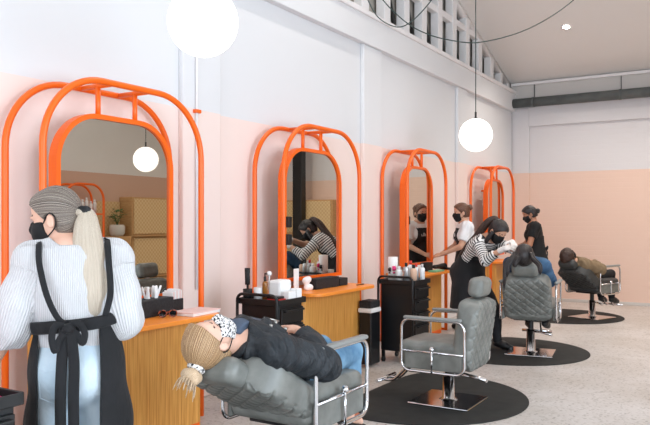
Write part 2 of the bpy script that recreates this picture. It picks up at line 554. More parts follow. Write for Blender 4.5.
class Sdf:
    def __init__(s, h=.008):
        s.h, s.p, s.clips, s.disp = h, [], [], []

    def cone(s, a, b, ra, rb=None, k=.02, tag='', flat=None, op='u'):
        rb = ra if rb is None else rb
        s.p.append(dict(t='cone', a=V3(a), b=V3(b), ra=ra, rb=rb, k=k, tag=tag, flat=flat, op=op))
        return s

    def ell(s, c, r, R=None, k=.02, tag='', op='u'):
        r = V3(r if hasattr(r, '__len__') else (r, r, r))
        s.p.append(dict(t='ell', c=V3(c), r=r, R=np.eye(3) if R is None else np.array(R, float), k=k, tag=tag, op=op))
        return s

    def box(s, c, hf, R=None, rd=.01, k=.005, tag='', op='u'):
        s.p.append(dict(t='box', c=V3(c), hf=V3(hf), R=np.eye(3) if R is None else np.array(R, float), rd=rd, k=k, tag=tag, op=op))
        return s

    def chain(s, pts, rs, k=.01, tag='', flat=None):
        for i in range(len(pts)-1):
            s.cone(pts[i], pts[i+1], rs[i], rs[i+1], k, tag, flat)
        return s

    def clip(s, fn):
        s.clips.append(fn)
        return s

    def take(s, src, tags, grow=0.0, k=None):
        for q in src.p:
            if any(q['tag'].startswith(t) for t in tags):
                q = dict(q)
                if q['t'] == 'cone':
                    q['ra'] += grow; q['rb'] += grow
                elif q['t'] == 'ell':
                    q['r'] = q['r']+grow
                else:
                    q['rd'] = q['rd']+grow; q['hf'] = q['hf']+grow
                if k is not None:
                    q['k'] = k
                s.p.append(q)
        return s

    @staticmethod
    def ev(q, X, Y, Z):
        if q['t'] == 'cone':
            a, ba = q['a'], q['b']-q['a']
            px, py, pz = X-a[0], Y-a[1], Z-a[2]
            L2 = max(float(ba @ ba), 1e-12)
            t = np.clip((px*ba[0]+py*ba[1]+pz*ba[2])/L2, 0, 1)
            vx, vy, vz = px-t*ba[0], py-t*ba[1], pz-t*ba[2]
            if q['flat'] is not None:
                ax, f = V3(q['flat'][0]), q['flat'][1]
                ax = ax/np.linalg.norm(ax)
                d = (vx*ax[0]+vy*ax[1]+vz*ax[2])*(1/f-1)
                vx, vy, vz = vx+d*ax[0], vy+d*ax[1], vz+d*ax[2]
            return np.sqrt(vx*vx+vy*vy+vz*vz)-(q['ra']+(q['rb']-q['ra'])*t)
        R, c = q['R'], q['c']
        px, py, pz = X-c[0], Y-c[1], Z-c[2]
        lx = px*R[0, 0]+py*R[1, 0]+pz*R[2, 0]
        ly = px*R[0, 1]+py*R[1, 1]+pz*R[2, 1]
        lz = px*R[0, 2]+py*R[1, 2]+pz*R[2, 2]
        if q['t'] == 'ell':
            r = q['r']
            k0 = np.sqrt((lx/r[0])**2+(ly/r[1])**2+(lz/r[2])**2)
            k1 = np.sqrt((lx/r[0]**2)**2+(ly/r[1]**2)**2+(lz/r[2]**2)**2)+1e-9
            return k0*(k0-1)/k1
        hf, rd = q['hf'], q['rd']
        dx, dy, dz = np.abs(lx)-hf[0]+rd, np.abs(ly)-hf[1]+rd, np.abs(lz)-hf[2]+rd
        o = np.sqrt(np.maximum(dx, 0)**2+np.maximum(dy, 0)**2+np.maximum(dz, 0)**2)
        return o+np.minimum(np.maximum(dx, np.maximum(dy, dz)), 0)-rd

    @staticmethod
    def bb(q):
        if q['t'] == 'cone':
            r = max(q['ra'], q['rb'])*(max(1, q['flat'][1]) if q['flat'] is not None else 1)
            return np.minimum(q['a'], q['b'])-r, np.maximum(q['a'], q['b'])+r
        e = np.abs(q['R']) @ (q['r'] if q['t'] == 'ell' else q['hf'])
        return q['c']-e, q['c']+e

    def mesh(s):
        h = s.h
        lo = np.min([s.bb(q)[0] for q in s.p if q['op'] == 'u'], 0)-3*h
        hi = np.max([s.bb(q)[1] for q in s.p if q['op'] == 'u'], 0)+3*h
        n = np.ceil((hi-lo)/h).astype(int)+1
        gx, gy, gz = [lo[i]+h*np.arange(n[i]) for i in range(3)]
        F = np.full(n, 1.0)
        for q in s.p:
            a, b = s.bb(q)
            pad = q['k']+3*h
            i0 = np.maximum(np.floor((a-pad-lo)/h).astype(int), 0)
            i1 = np.minimum(np.ceil((b+pad-lo)/h).astype(int)+1, n)
            if np.any(i1 <= i0):
                continue
            sl = tuple(slice(i0[i], i1[i]) for i in range(3))
            d = s.ev(q, gx[sl[0]][:, None, None], gy[sl[1]][None, :, None], gz[sl[2]][None, None, :])
            A = F[sl]
            k = max(q['k'], 1e-5)
            if q['op'] == 'u':
                hh = np.maximum(k-np.abs(A-d), 0)/k
                F[sl] = np.minimum(A, d)-hh*hh*k*.25
            else:
                d = -d
                hh = np.maximum(k-np.abs(A-d), 0)/k
                F[sl] = np.maximum(A, d)+hh*hh*k*.25
        G = (gx[:, None, None], gy[None, :, None], gz[None, None, :])
        for fn in s.disp:
            F = F+fn(*G)
        for fn in s.clips:
            F = np.maximum(F, fn(*G))
        F[0], F[-1] = 1, 1
        F[:, 0], F[:, -1] = 1, 1
        F[:, :, 0], F[:, :, -1] = 1, 1
        return surfnet(F, lo, h)


def surfnet(F, lo, h):
    S = F < 0
    c = np.zeros(tuple(np.array(F.shape)-1), np.int8)
    off = [(i, j, k) for i in (0, 1) for j in (0, 1) for k in (0, 1)]
    sub = lambda A, o: A[o[0]:A.shape[0]-1+o[0], o[1]:A.shape[1]-1+o[1], o[2]:A.shape[2]-1+o[2]]
    for o in off:
        c += sub(S, o)
    ids = np.argwhere((c > 0) & (c < 8))
    idx = np.full(c.shape, -1, np.int64)
    idx[ids[:, 0], ids[:, 1], ids[:, 2]] = np.arange(len(ids))
    acc = np.zeros((len(ids), 3))
    cnt = np.zeros(len(ids))
    for a in off:
        for ax in range(3):
            if a[ax]:
                continue
            b = list(a); b[ax] = 1
            fa = F[ids[:, 0]+a[0], ids[:, 1]+a[1], ids[:, 2]+a[2]]
            fb = F[ids[:, 0]+b[0], ids[:, 1]+b[1], ids[:, 2]+b[2]]
            x = (fa < 0) != (fb < 0)
            t = np.where(x, fa/np.where(x, fa-fb, 1), 0)
            p = np.tile(np.array(a, float), (len(ids), 1))
            p[:, ax] += t
            acc[x] += p[x]
            cnt[x] += 1
    V = lo+h*(ids+acc/cnt[:, None])
    quads = []
    for ax in range(3):
        s0 = [slice(None)]*3; s1 = [slice(None)]*3
        s0[ax] = slice(0, -1); s1[ax] = slice(1, None)
        A, B = S[tuple(s0)], S[tuple(s1)]
        E = np.argwhere(A != B)
        u, v = (ax+1) % 3, (ax+2) % 3
        E = E[(E[:, u] > 0) & (E[:, v] > 0) & (E[:, u] < F.shape[u]-1) & (E[:, v] < F.shape[v]-1)]
        ins = A[E[:, 0], E[:, 1], E[:, 2]]
        q = []
        for du, dv in ((-1, -1), (0, -1), (0, 0), (-1, 0)):
            e = E.copy(); e[:, u] += du; e[:, v] += dv
            q.append(idx[e[:, 0], e[:, 1], e[:, 2]])
        q = np.stack(q, 1)
        q[~ins] = q[~ins][:, ::-1]
        quads.append(q)
    return V, np.concatenate(quads)


def relax(V, Q, it=2):
    for _ in range(it):
        acc = np.zeros_like(V); cnt = np.zeros(len(V))
        for i in range(4):
            a, b = Q[:, i], Q[:, (i+1) % 4]
            np.add.at(acc, a, V[b]); np.add.at(cnt, a, 1)
            np.add.at(acc, b, V[a]); np.add.at(cnt, b, 1)
        V = V*.5+.5*acc/np.maximum(cnt, 1)[:, None]
    return V


def npmesh(name, V, Q, attrs=None, mi=None):
    me = bpy.data.meshes.new(name)
    me.vertices.add(len(V)); me.vertices.foreach_set('co', V.astype(np.float32).ravel())
    me.loops.add(Q.size); me.loops.foreach_set('vertex_index', Q.astype(np.int32).ravel())
    me.polygons.add(len(Q)); me.polygons.foreach_set('loop_start', np.arange(0, Q.size, 4, dtype=np.int32))
    if mi is not None:
        me.polygons.foreach_set('material_index', mi.astype(np.int32))
    me.update(calc_edges=True)
    for k, a in (attrs or {}).items():
        at = me.attributes.new(k, 'FLOAT', 'POINT')
        at.data.foreach_set('value', a.astype(np.float32))
    return me


def soft(sdf, name, mats, parent=None, attrs=None, zones=None, it=2):
    """mesh an Sdf; attrs: {name: fn(V)}; zones: list of (fn(face centres)->bool, material index)"""
    V, Q = sdf.mesh()
    V = relax(V, Q, it)
    mi = None
    if zones:
        Fc = V[Q].mean(1)
        mi = np.zeros(len(Q), int)
        for fn, k in zones:
            mi[fn(Fc)] = k
    me = npmesh(name, V, Q, {k: f(V) for k, f in (attrs or {}).items()}, mi)
    mats = mats if isinstance(mats, (list, tuple)) else (mats,)
    return link(name, me, parent, True, mats)


# ================================================================== THE ROOM
YN, YB, XR = -3.0, 13.27, 7.10
RIDGE_Y, RIDGE_Z = 6.0, 4.04+.31*(13.27-6.0)


def ceil_z(y):
    return 4.04+.31*(13.27-y) if y > RIDGE_Y else RIDGE_Z-.31*(RIDGE_Y-y)


b = MB(); b.box((-.4, YN-.2, -.12), (XR+.2, YB+.2, 0)); struct(b.build('floor', M['floor']))
b = MB()
for y0, y1 in ((YN-.2, RIDGE_Y), (RIDGE_Y, YB+.2)):
    z0, z1 = (ceil_z(y0), RIDGE_Z) if y1 == RIDGE_Y else (RIDGE_Z, ceil_z(y1))
    x0, x1 = -.5, XR+.2
    b.bm.faces.new([b.bm.verts.new(p) for p in ((x0, y0, z0), (x0, y1, z1), (x1, y1, z1), (x1, y0, z0))])
    b.bm.faces.new([b.bm.verts.new(p) for p in ((x0, y0, z0+.15), (x1, y0, z0+.15), (x1, y1, z1+.15), (x0, y1, z1+.15))])
struct(b.build('ceiling', M['ceiling']))

# left wall: recessed panels between pilasters, rail above
LEDGE, PTOP = 3.88, 3.53
PIL = [(-1.90, -1.43), (1.14, 1.61), (4.19, 4.66), (7.23, 7.70), (10.28, 10.69), (13.22, 13.27)]
b = MB()
b.box((-.3, YN, 0), (0, YB, LEDGE))
for y0, y1 in PIL:
    b.box((0, y0, 0), (.05, y1, PTOP), .012, 2)
b.box((0, YN, PTOP), (.085, YB, LEDGE-.02), .008, 2)
struct(b.build('wall_left', M['wall']))
b = MB(); b.box((-.05, YN, LEDGE-.03), (.115, YB, LEDGE+.03), .01); struct(b.build('trim_1', M['white']))
b = MB(); b.box((0, YN, 0), (.02, YB, .09), .005)
struct(b.build('baseboard_left', M['white']))

# end wall, painted brick, with shallow recessed panel
b = MB()
b.box((-.3, YB, 0), (XR+.2, YB+.25, 4.3))
b.box((0.0, YB-.05, 0), (.33, YB+.01, 3.58), .008)
b.box((0.33, YB-.05, 3.24), (XR, YB+.01, 3.60), .008)
struct(b.build('wall_back', M['brickwall']))
b = MB(); b.box((0, YB-.03, 0), (XR, YB+.01, .05), .004); struct(b.build('baseboard_back', M['fascia']))
b = MB(); b.box((0, YB-.10, 3.76), (XR, YB, 4.02))
struct(b.build('trim_2', M['fascia']))
b = MB(); b.box((.02, YB-.16, 4.0), (XR, YB+.02, 4.05), .008); struct(b.build('trim_3', M['white']))

# opposite (right) wall with two window openings
b = MB()
x0, x1 = XR, XR+.2
for (ya, yb, za, zb) in ((YN, 0.2, 0, 6.4), (0.2, 5.6, 0, .45), (0.2, 5.6, 3.45, 6.4), (5.6, YB, 0, 6.4)):
    b.box((x0, ya, za), (x1, yb, zb))
struct(b.build('wall_right', M['farwall']))
b = MB()
for (xa, xb, za, zb) in ((-.3, 1.1, 0, 4.2), (1.1, 6.1, 0, .25), (1.1, 6.1, 3.55, 4.2), (6.1, XR+.2, 0, 4.2)):
    b.box((xa, YN-.2, za), (xb, YN, zb))
struct(b.build('wall_front', M['farwall']))


def window(name, axis, at, a0, a1, z0, z1, n):
    """glazed opening in a wall: frame with n lights"""
    root = struct(empty(name, (0, 0, 0)))
    fr = MB()
    P = lambda u, v, z: (at+v, u, z) if axis == 'x' else (u, at+v, z)

    def bar(u0, u1, za, zb):
        p, q = P(u0, -.03, za), P(u1, .03, zb)
        fr.box([min(i, j) for i, j in zip(p, q)], [max(i, j) for i, j in zip(p, q)], .006)
    bar(a0, a1, z0, z0+.06); bar(a0, a1, z1-.06, z1)
    for i in range(n+1):
        u = a0+(a1-a0-.06)*i/n
        bar(u, u+.06, z0+.06, z1-.06)
    fr.build('window_frame', M['black_metal'], root)
    for i in range(n):
        u0 = a0+(a1-a0-.06)*i/n+.06
        u1 = a0+(a1-a0-.06)*(i+1)/n
        g = MB()
        p, q = P(u0, -.004, z0+.06), P(u1, .004, z1-.06)
        g.box([min(i, j) for i, j in zip(p, q)], [max(i, j) for i, j in zip(p, q)])
        g.build('pane', M['pane'], root)


window('window_2', 'x', XR+.1, 0.2, 5.6, .45, 3.45, 4)  # unseen side window, sited along the wall for the light it gives
window('window_3', 'y', YN-.1, 1.1, 6.1, .25, 3.55, 4)

# clerestory in the gable above the ledge of the left wall
root = struct(empty('window_1', (0, 0, 0)))
studs = [13.02, 12.62, 12.07, 11.46, 10.85, 10.27] + [10.27-.58*i for i in range(1, 12)]
for i, y in enumerate(studs):
    wd = .06 if y > 12.5 else .085
    MB().box((-.12, y-wd, LEDGE+.03), (.0, y+wd, ceil_z(y+wd)-.05), .006).build('stud', M['white'], root)
for i in range(len(studs)-1):
    y1, y0 = studs[i], studs[i+1]
    g = MB()
    zt = ceil_z(y1)-.05
    zt0 = ceil_z(y0)-.05
    g.bm.faces.new([g.bm.verts.new(p) for p in ((-.16, y0, LEDGE), (-.16, y1, LEDGE), (-.16, y1, zt), (-.16, y0, zt0))])
    g.build('pane', M['clerestory_pane'], root)
    if i < 9:
        br = MB()
        br.tube([(-.135, y1-.05, LEDGE+.05), (-.135, y0+.10, min(LEDGE+.95, zt-.03))], .05, seg=6, flat=((1, 0, 0), .4))
        br.build('brace', M['black'], root)
MB().box((-.10, 4.0, 4.50), (-.01, 11.62, 4.60), .006).build('rail', M['white'], root)
rk = MB()
rk.tube([(-.06, YB-.05, ceil_z(YB-.05)-.05), (-.06, RIDGE_Y, ceil_z(RIDGE_Y)-.05)], .075, seg=4)
rk.build('top_plate', M['white'], root)
MB().box((-.5, 3.6, LEDGE-.1), (-.45, YB, 6.4)).build('outer_wall', M['farwall'], root)

# pipe along the end wall
t = empty('ceiling_pipe', (0, YB-.22, 3.66), 0, 'dark grey pipe running along the end wall below the sloping ceiling', 'pipe')
MB().tube([(.03, 0, 0), (XR-.1, 0, 0)], .085, seg=20).build('pipe_body', M['duct'], t)
for x in (.45, 1.95, 3.5, 5.0):
    MB().tube([(x-.02, 0, 0), (x+.02, 0, 0)], .092, seg=20).build('joint_collar', M['duct'], t)
    MB().box((x-.005, .09, .07), (x+.005, .12, .34)).build('bracket', M['duct'], t)

# recessed downlight in the slope
ly = 11.58
lx = 1.37
t = empty('recessed_downlight', (lx, ly, ceil_z(ly)), 0, 'small round recessed light glowing in the sloping ceiling', 'ceiling light')
t.rotation_euler = (-math.atan(.31), 0, 0)
MB().lathe([(.055, -.004), (.085, -.008), (.09, 0), (.09, .01)], seg=28).build('trim_ring', M['white'], t)
MB().lathe([(0, -.003), (.055, -.003), (.055, .004)], seg=24).build('lamp_face', mat('downlight_glow', (255, 240, 214), .4, emit=18), t)
def spot(x, y, p):
    l = bpy.data.lights.new('downlight_and_fill_spot', 'SPOT'); l.energy = p; l.color = (1.0, .91, .82)
    l.spot_size = 2.3; l.spot_blend = .8; l.shadow_soft_size = .08
    o = bpy.data.objects.new('downlight_and_fill_spot', l); C.objects.link(o); o.location = (x, y, ceil_z(y)-.03)
    return o
spot(lx, ly, 118)
for i_, (x_, y_) in enumerate(((2.9, 8.6), (4.6, 11.58), (4.6, 8.6), (1.37, 5.6), (3.0, 11.58))):  # added spots without fittings, brightening the mid and far salon
    spot(x_, y_, 122)

# conduit with orange clip beside the first pilaster
t = empty('wall_conduit', (.02, 4.335, 0), 0, 'thin white conduit with an orange clip running down the pilaster', 'conduit')
MB().tube([(.045, 0, .9), (.045, 0, 2.45), (.045, 0, 3.4)], .011, seg=8).build('pipe_run', M['white'], t)
MB().box((.03, -.032, 2.335), (.07, .032, 2.365), .006).build('clip', M['orange'], t)

# ================================================================== MIRROR STATIONS
ST = [(2.63, 4.03), (5.08, 6.50), (7.66, 8.92), (10.77, 12.02)]
TR = .0215          # tube radius
TOP = 2.345


def hoop(x, y0, y1, rr, z0=0.0, top=TOP):
    pts = [(x, y0, z0), (x, y0, (z0+top-rr)/2)]
    pts += arc_pts((x, y0+rr, top-rr), rr, PI, PI/2, 14, 1, 2)
    pts += arc_pts((x, y1-rr, top-rr), rr, PI/2, 0, 14, 1, 2)
    pts += [(x, y1, (z0+top-rr)/2), (x, y1, z0)]
    return pts


def arch_poly(y0, y1, z0, z1, rr, n=14):
    pts = [(y0, z0)]
    pts += [(y0+rr+rr*math.cos(PI-(PI/2)*i/n), z1-rr+rr*math.sin(PI-(PI/2)*i/n)) for i in range(n+1)]
    pts += [(y1-rr+rr*math.cos(PI/2-(PI/2)*i/n), z1-rr+rr*math.sin(PI/2-(PI/2)*i/n)) for i in range(n+1)]
    pts += [(y1, z0)]
    return pts


def station(i, y0, y1, label, holders):
    t = empty('mirror_station', (0, 0, 0), 0, label, 'mirror frame', 'orange arched mirror stations along the wall')
    w_ = y1-y0
    rr = .44*w_/1.4
    xr, xf = .08, .40
    for x in (xr, xf):
        ya = y0-((.04 if i != 1 else .01) if x == xr else .015)
        MB().tube(hoop(x, ya+TR, y1-TR, rr), TR, seg=12).build('hoop', M['orange'], t)
    ym = (y0+y1)/2
    bw = .115*w_
    for s in (-1, 1):
        MB().tube([(xr, ym+s*bw, TOP), (xf, ym+s*bw, TOP)], TR*.85, seg=10).build('crossbar', M['orange'], t)
        MB().tube([(.25, ym+s*bw, TOP), (.25, ym+s*bw, 2.12)], TR*.8, seg=10).build('hanger', M['orange'], t)
        MB().box((xr, (y0+TR if s < 0 else y1-TR)-.012, .0), (xf, (y0+TR if s < 0 else y1-TR)+.012, .03), .004).build('foot_rail', M['orange'], t)
    # mirror frame: deep box section arch
    fy0, fy1, fz0, fz1 = y0+.185, y1-.20, .90, 2.155
    out = arch_poly(fy0, fy1, fz0, fz1, .33*w_/1.4)
    inn = arch_poly(fy0+.032, fy1-.032, fz0+.032, fz1-.032, .33*w_/1.4-.032)
    f = MB()
    xa, xb = .215, .29
    n = len(out)
    ring = []
    for x, poly in ((xa, out), (xb, out), (xb, inn), (xa, inn)):
        ring.append([f.bm.verts.new((x, y, z)) for y, z in poly])
    for a_ in range(4):
        A, B = ring[a_], ring[(a_+1) % 4]
        for j in range(n):
            f.bm.faces.new((A[j], A[(j+1) % n], B[(j+1) % n], B[j]))
    bmesh.ops.recalc_face_normals(f.bm, faces=f.bm.faces)
    fr = f.build('mirror_frame', M['orange'], t)
    g = MB()
    inn2 = arch_poly(fy0+.028, fy1-.028, fz0+.028, fz1-.028, .33*w_/1.4-.028)
    A = [g.bm.verts.new((.272, y, z)) for y, z in inn2]
    B = [g.bm.verts.new((.225, y, z)) for y, z in inn2]
    g.bm.faces.new(A); g.bm.faces.new(B[::-1])
    for j in range(len(A)):
        g.bm.faces.new((A[j], B[j], B[(j+1) % len(A)], A[(j+1) % len(A)]))
    bmesh.ops.recalc_face_normals(g.bm, faces=g.bm.faces)
    g.build('mirror_glass', M['mirror'], fr)
    for z in (1.10, 1.95):
        MB().box((xr-.0, fy0+.3, z), (.21, fy1-.3, z+.03), .004).build('brace', M['orange'], t)
    for z in holders:
        MB().box((.295, fy0-.005, z), (.34, fy0+.05, z+.10), .008).build('tool_holder', M['black'], t)
    return t


station(0, *ST[0], 'double orange hoop mirror frame beside the woman with the blonde ponytail', ())
station(1, *ST[1], 'double orange hoop mirror frame reflecting the striped sleeves, above the empty black boxes', (1.40, 1.24))
station(2, *ST[2], 'double orange hoop mirror frame reflecting the masked stylist with a bun', (1.42,))
station(3, *ST[3], 'narrow looking orange hoop mirror frame closest to the end wall', (1.42,))


def counter(y0, y1, label, xf, yl, yr, bx):
    t = empty('styling_counter', (0, 0, 0), 0, label, 'counter', 'orange topped styling counters')
    c = (y0+y1)/2
    poly = [(.06, c-yl), (.06, c+yr)]
    r = .13
    for (cx, cy, a0) in ((xf-r, c+yr-r, PI/2), (xf-r, c-yl+r, 0)):
        poly += [(cx+r*math.cos(a0-PI/2*k/8), cy+r*math.sin(a0-PI/2*k/8)) for k in range(9)]
    MB().prism(poly[::-1], .79, .82, .004).build('worktop', M['orange_top'], t)
    MB().box((.12, c-yl+.05, .0), (bx, c+yr-.05, .79), .03, 3).build('cabinet', M['wood'], t)
    MB().box((.14, c-yl+.08, .0), (bx+.002, c+yr-.08, .05)).build('plinth', M['orange'], t)
    return t


counter(*ST[0], 'oak counter with orange top holding the tissue box and pink notebook', .80, .66, .49, .62)
counter(*ST[1], 'oak counter with orange top behind the reclining client in denim', .70, .60, .55, .52)
counter(*ST[2], 'oak counter with orange top holding the mint green card', .58, .50, .45, .43)
counter(*ST[3], 'oak counter with orange top hidden behind the striped and tunic-clad stylists', .58, .50, .45, .43)


# ================================================================== SALON CHAIRS
def rrect(y0, y1, z0, z1, r, n=6):
    pts = []
    for (cy, cz, a0) in ((y1-r, z1-r, 0), (y0+r, z1-r, PI/2), (y0+r, z0+r, PI), (y1-r, z0+r, 1.5*PI)):
        for k in range(n+1):
            a = a0+PI/2*k/n
            pts.append((cy+r*math.cos(a), cz+r*math.sin(a)))
    return pts


def quilt(X, Y, Z):
    u, v = (X+Z*1.0)*PI/.095, (X-Z*1.0)*PI/.095
    g = np.minimum(np.abs(np.sin(u)), np.abs(np.sin(v)))
    return np.where(Y < -.05, .015*np.exp(-(g/.20)**2), 0)


S = Sdf(.009)
S.box((0, .045, .40), (.25, .29, .10), rd=.05)
S.ell((0, .05, .455), (.235, .26, .062), k=.04)
seat_mesh = soft(S, 'seat', M['leather']); seat_me = seat_mesh.data
bpy.data.objects.remove(seat_mesh)
S = Sdf(.0075)
S.box((0, .005, .145), (.252, .085, .285), rd=.05)
S.ell((0, .065, .10), (.20, .045, .20), k=.03)
S.disp.append(quilt)


def round_top(X, Y, Z):
    dx, dz = np.abs(X)-.252+.15, np.abs(Z-.145)-.285+.15
    return np.sqrt(np.maximum(dx, 0)**2+np.maximum(dz, 0)**2)+np.minimum(np.maximum(dx, dz), 0)-.15+0*Y


S.clips.append(round_top)
tmp = soft(S, 'backrest', M['leather'], it=1); back_me = tmp.data
bpy.data.objects.remove(tmp)
S = Sdf(.007)
S.box((0, .01, .515), (.135, .062, .078), rd=.05)
tmp = soft(S, 'headrest', M['leather']); head_me = tmp.data
bpy.data.objects.remove(tmp)
S = Sdf(.006)
S.box((0, .02, .693), (.025, .24, .013), rd=.012)
tmp = soft(S, 'armrest_pad', M['piping']); pad_me = tmp.data
bpy.data.objects.remove(tmp)


def chair(loc, rz, dz, recline, label, lever=(-.16, -.37), head_at=(0, 0, 0), dark=False):
    t = empty('salon_chair', loc, rz, label, 'salon chair', 'grey quilted salon chairs')
    b = MB(); b.box((-.25, -.25, .0), (.25, .25, .014), .006); b.build('base_plate', M['chrome'], t)
    b = MB(); b.lathe([(.075, .014), (.05, .03), (.045, .22+dz*.4), (0, .22+dz*.4)], seg=24); b.build('column', M['chrome'], t)
    b = MB(); b.lathe([(.03, .2), (.03, .30+dz)], seg=20); b.build('piston', M['chrome' if dz > .12 else 'black'], t)
    b = MB(); b.box((-.16, -.18, .275+dz), (.16, .2, .305+dz), .006); b.build('seat_plate', M['black'], t)
    lx_, ly_ = lever
    L = math.hypot(lx_, ly_)
    b = MB(); b.tube([(0, 0, .24), (lx_*.5, ly_*.5, .245), (lx_, ly_, .235)], [.012, .012, .016], seg=8)
    b.build('pump_lever', M['chrome'], t)
    o = link('seat', seat_me, t); o.location = (0, 0, dz)
    br = link('backrest', back_me, t)
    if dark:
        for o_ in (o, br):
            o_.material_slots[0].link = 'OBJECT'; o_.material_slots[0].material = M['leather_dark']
    br.location = (0, -.2, .42+dz); br.rotation_euler = (recline, 0, 0)
    hr = link('headrest', head_me, br)
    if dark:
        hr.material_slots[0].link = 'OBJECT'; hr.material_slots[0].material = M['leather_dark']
    hr.location = head_at
    b = MB(); b.box((-.02, -.012, .41), (.02, .012, .47)); b.build('headrest_post', M['chrome'], br)
    for s in (-1, 1):
        x = s*.29
        b = MB(); b.tube([(x, y, z) for y, z in rrect(-.24, .28, .275+dz, .68+dz, .07)], .011, closed=True, seg=10)
        fr_ = b.build('arm_frame', M['chrome'], t)
        b = MB(); b.tube([(x, -.24, .43+dz), (x, .28, .43+dz)], .009, seg=8)
        b.build('side_rail', M['chrome'], fr_)
        b = MB(); b.tube([(x+s*.012, .02, .275+dz), (x+s*.012, .02, .45+dz)], .008, seg=8)
        b.lathe([(0, .44), (.018, .445), (.02, .46), (.012, .475), (0, .478)], (x+s*.012, .02, dz), 12)
        b.build('release_rod', M['chrome'], fr_)
        p = link('armrest_pad', pad_me, t); p.location = (x, 0, dz)
        b = MB(); b.box((min(x-s*.04, x-s*.008), -.215, .29+dz), (max(x-s*.04, x-s*.008), .262, .42+dz), .012); b.build('side_panel', M['leather'], t)
    b = MB()
    for s in (-1, 1):
        b.tube(crom([(s*.06, .20, .29+dz), (s*.06, .34, .24+dz*.8), (s*.06, .46, .13+dz*.4), (s*.06, .56, .12+dz*.4)], 5), .011, seg=8)
    b.tube([(-.17, .56, .125+dz*.4), (.17, .56, .125+dz*.4)], .016, seg=10)
    b.build('footrest', M['chrome'], t)
    return t


CH = [((1.85, 3.10, .008), 0, .13, math.radians(60)), ((1.83, 5.36, .008), PI/2, 0, math.radians(8)),
      ((1.83, 7.80, .008), math.radians(8), .10, math.radians(34)), ((1.84, 11.16, .008), math.radians(-22), .10, math.radians(54))]
chair(*CH[0], 'reclined grey quilted salon chair carrying the client in a black jacket', (.3, .2), (0, -.03, -.055))
chair(*CH[1], 'empty upright grey salon chair with a headrest on the dark mat')
chair(*CH[2], 'grey quilted salon chair under the black-haired client', (.24, -.16))
chair(*CH[3], 'darker reclined salon chair under the client in khaki', (.3, -.2), dark=True)


def floor_mat_obj(y, label, xs=0):
    poly = []
    for k in range(48):          # rounded D: straight edge towards the mirrors
        a = -PI/2+PI*k/47
        poly.append((1.55+.88*math.cos(a), y+.88*math.sin(a)))
    for k in range(1, 16):
        a = PI/2+PI*k/16
        c_, s_ = math.cos(a), math.sin(a)
        poly.append((1.55+.42*math.copysign(abs(c_)**(2/4.5), c_), y+.88*math.copysign(abs(s_)**(2/4.5), s_)))
    poly = [(x_+xs, y_) for x_, y_ in poly]
    o = MB().prism(poly, .0005, .008, .002).build('floor_mat', M['mat_rubber'])
    tag(o, label, 'mat', 'black rubber mats under the chairs')


floor_mat_obj(3.12, 'black rubber mat under the chair of the client in the black jacket')
floor_mat_obj(5.42, 'black rubber mat under the empty upright chair')
floor_mat_obj(7.86, 'black rubber mat under the chair of the black-haired client')
floor_mat_obj(11.16, 'black rubber mat under the chair of the client in khaki', -.14)


# ================================================================== TROLLEYS
def trolley(x0, x1, y0, y1, ztop, label, drawers_x=True):
    """black tool trolley: drawers face the room (+x), push rail over the end facing -y"""
    cx, cy = (x0+x1)/2, (y0+y1)/2
    t = empty('tool_trolley', (cx, cy, 0), 0, label, 'trolley', 'black drawer trolleys')
    hx, hy = (x1-x0)/2, (y1-y0)/2
    b = MB(); b.box((-hx+.02, -hy+.02, .12), (hx-.02, hy-.02, ztop-.05), .008); b.build('body', M['black_metal'], t)
    b = MB()
    zt = ztop-.05
    b.box((-hx, -hy, zt), (hx, hy, zt+.012), .003)
    for s in (-1, 1):
        b.box((s*hx-.006, -hy, zt), (s*hx+.006, hy, zt+.045), .003)
        b.box((-hx, s*hy-.006, zt), (hx, s*hy+.006, zt+.045), .003)
    b.build('top_tray', M['black'], t)
    n = 5
    zs = np.linspace(.15, zt-.02, n+1)
    for k in range(n):
        d = MB(); d.box((hx-.022, -hy+.03, zs[k]+.006), (hx+.0, hy-.03, zs[k+1]-.006), .005)
        dr = d.build('drawer', M['black'], t)
        h_ = MB(); h_.box((hx, -hy+.05, zs[k+1]-.035), (hx+.028, hy-.05, zs[k+1]-.018), .005); h_.build('handle', M['black'], dr)
    b = MB()
    r = .05
    b.tube([(-hx+.01, -hy-.02, .12), (-hx+.01, -hy-.02, ztop-.02)] + arc_pts((-hx+.01+r, -hy-.02, ztop+.03-r), r, PI, PI/2, 6) +
           arc_pts((hx-.01-r, -hy-.02, ztop+.03-r), r, PI/2, 0, 6) + [(hx-.01, -hy-.02, ztop-.02), (hx-.01, -hy-.02, .12)], .012, seg=8)
    b.build('push_rail', M['black'], t)
    for sx in (-1, 1):
        for sy in (-1, 1):
            c_ = MB()
            c_.tube([(sx*(hx-.04)-.012, sy*(hy-.04), .03), (sx*(hx-.04)+.012, sy*(hy-.04), .03)], .03, seg=14)
            c_.box((sx*(hx-.04)-.018, sy*(hy-.04)-.012, .035), (sx*(hx-.04)+.018, sy*(hy-.04)+.012, .12), .004)
            c_.build('caster', M['black'], t)
    return zt+.012


TA = trolley(.47, .87, 4.36, 4.72, .86, 'black drawer trolley crowded with white tubs behind the reclining client')
TB = trolley(.60, 1.01, 6.52, 6.92, .86, 'black drawer trolley loaded with bottles beside the empty chair')
TC = trolley(1.20, 1.68, 1.10, 1.60, .84, 'black trolley with a pink tray at the hip of the blonde stylist')


def cyl_item(name, x, y, z, prof, mats, label, cat, group=None, parts=()):
    b = MB(); b.lathe(prof, seg=18)
    o = b.build(name, M[mats], None)
    o.location = (x, y, z)
    tag(o, label, cat, group)
    for pn, pp, pm in parts:
        q = MB(); q.lathe(pp, seg=16); q.build(pn, M[pm], o)
    return o


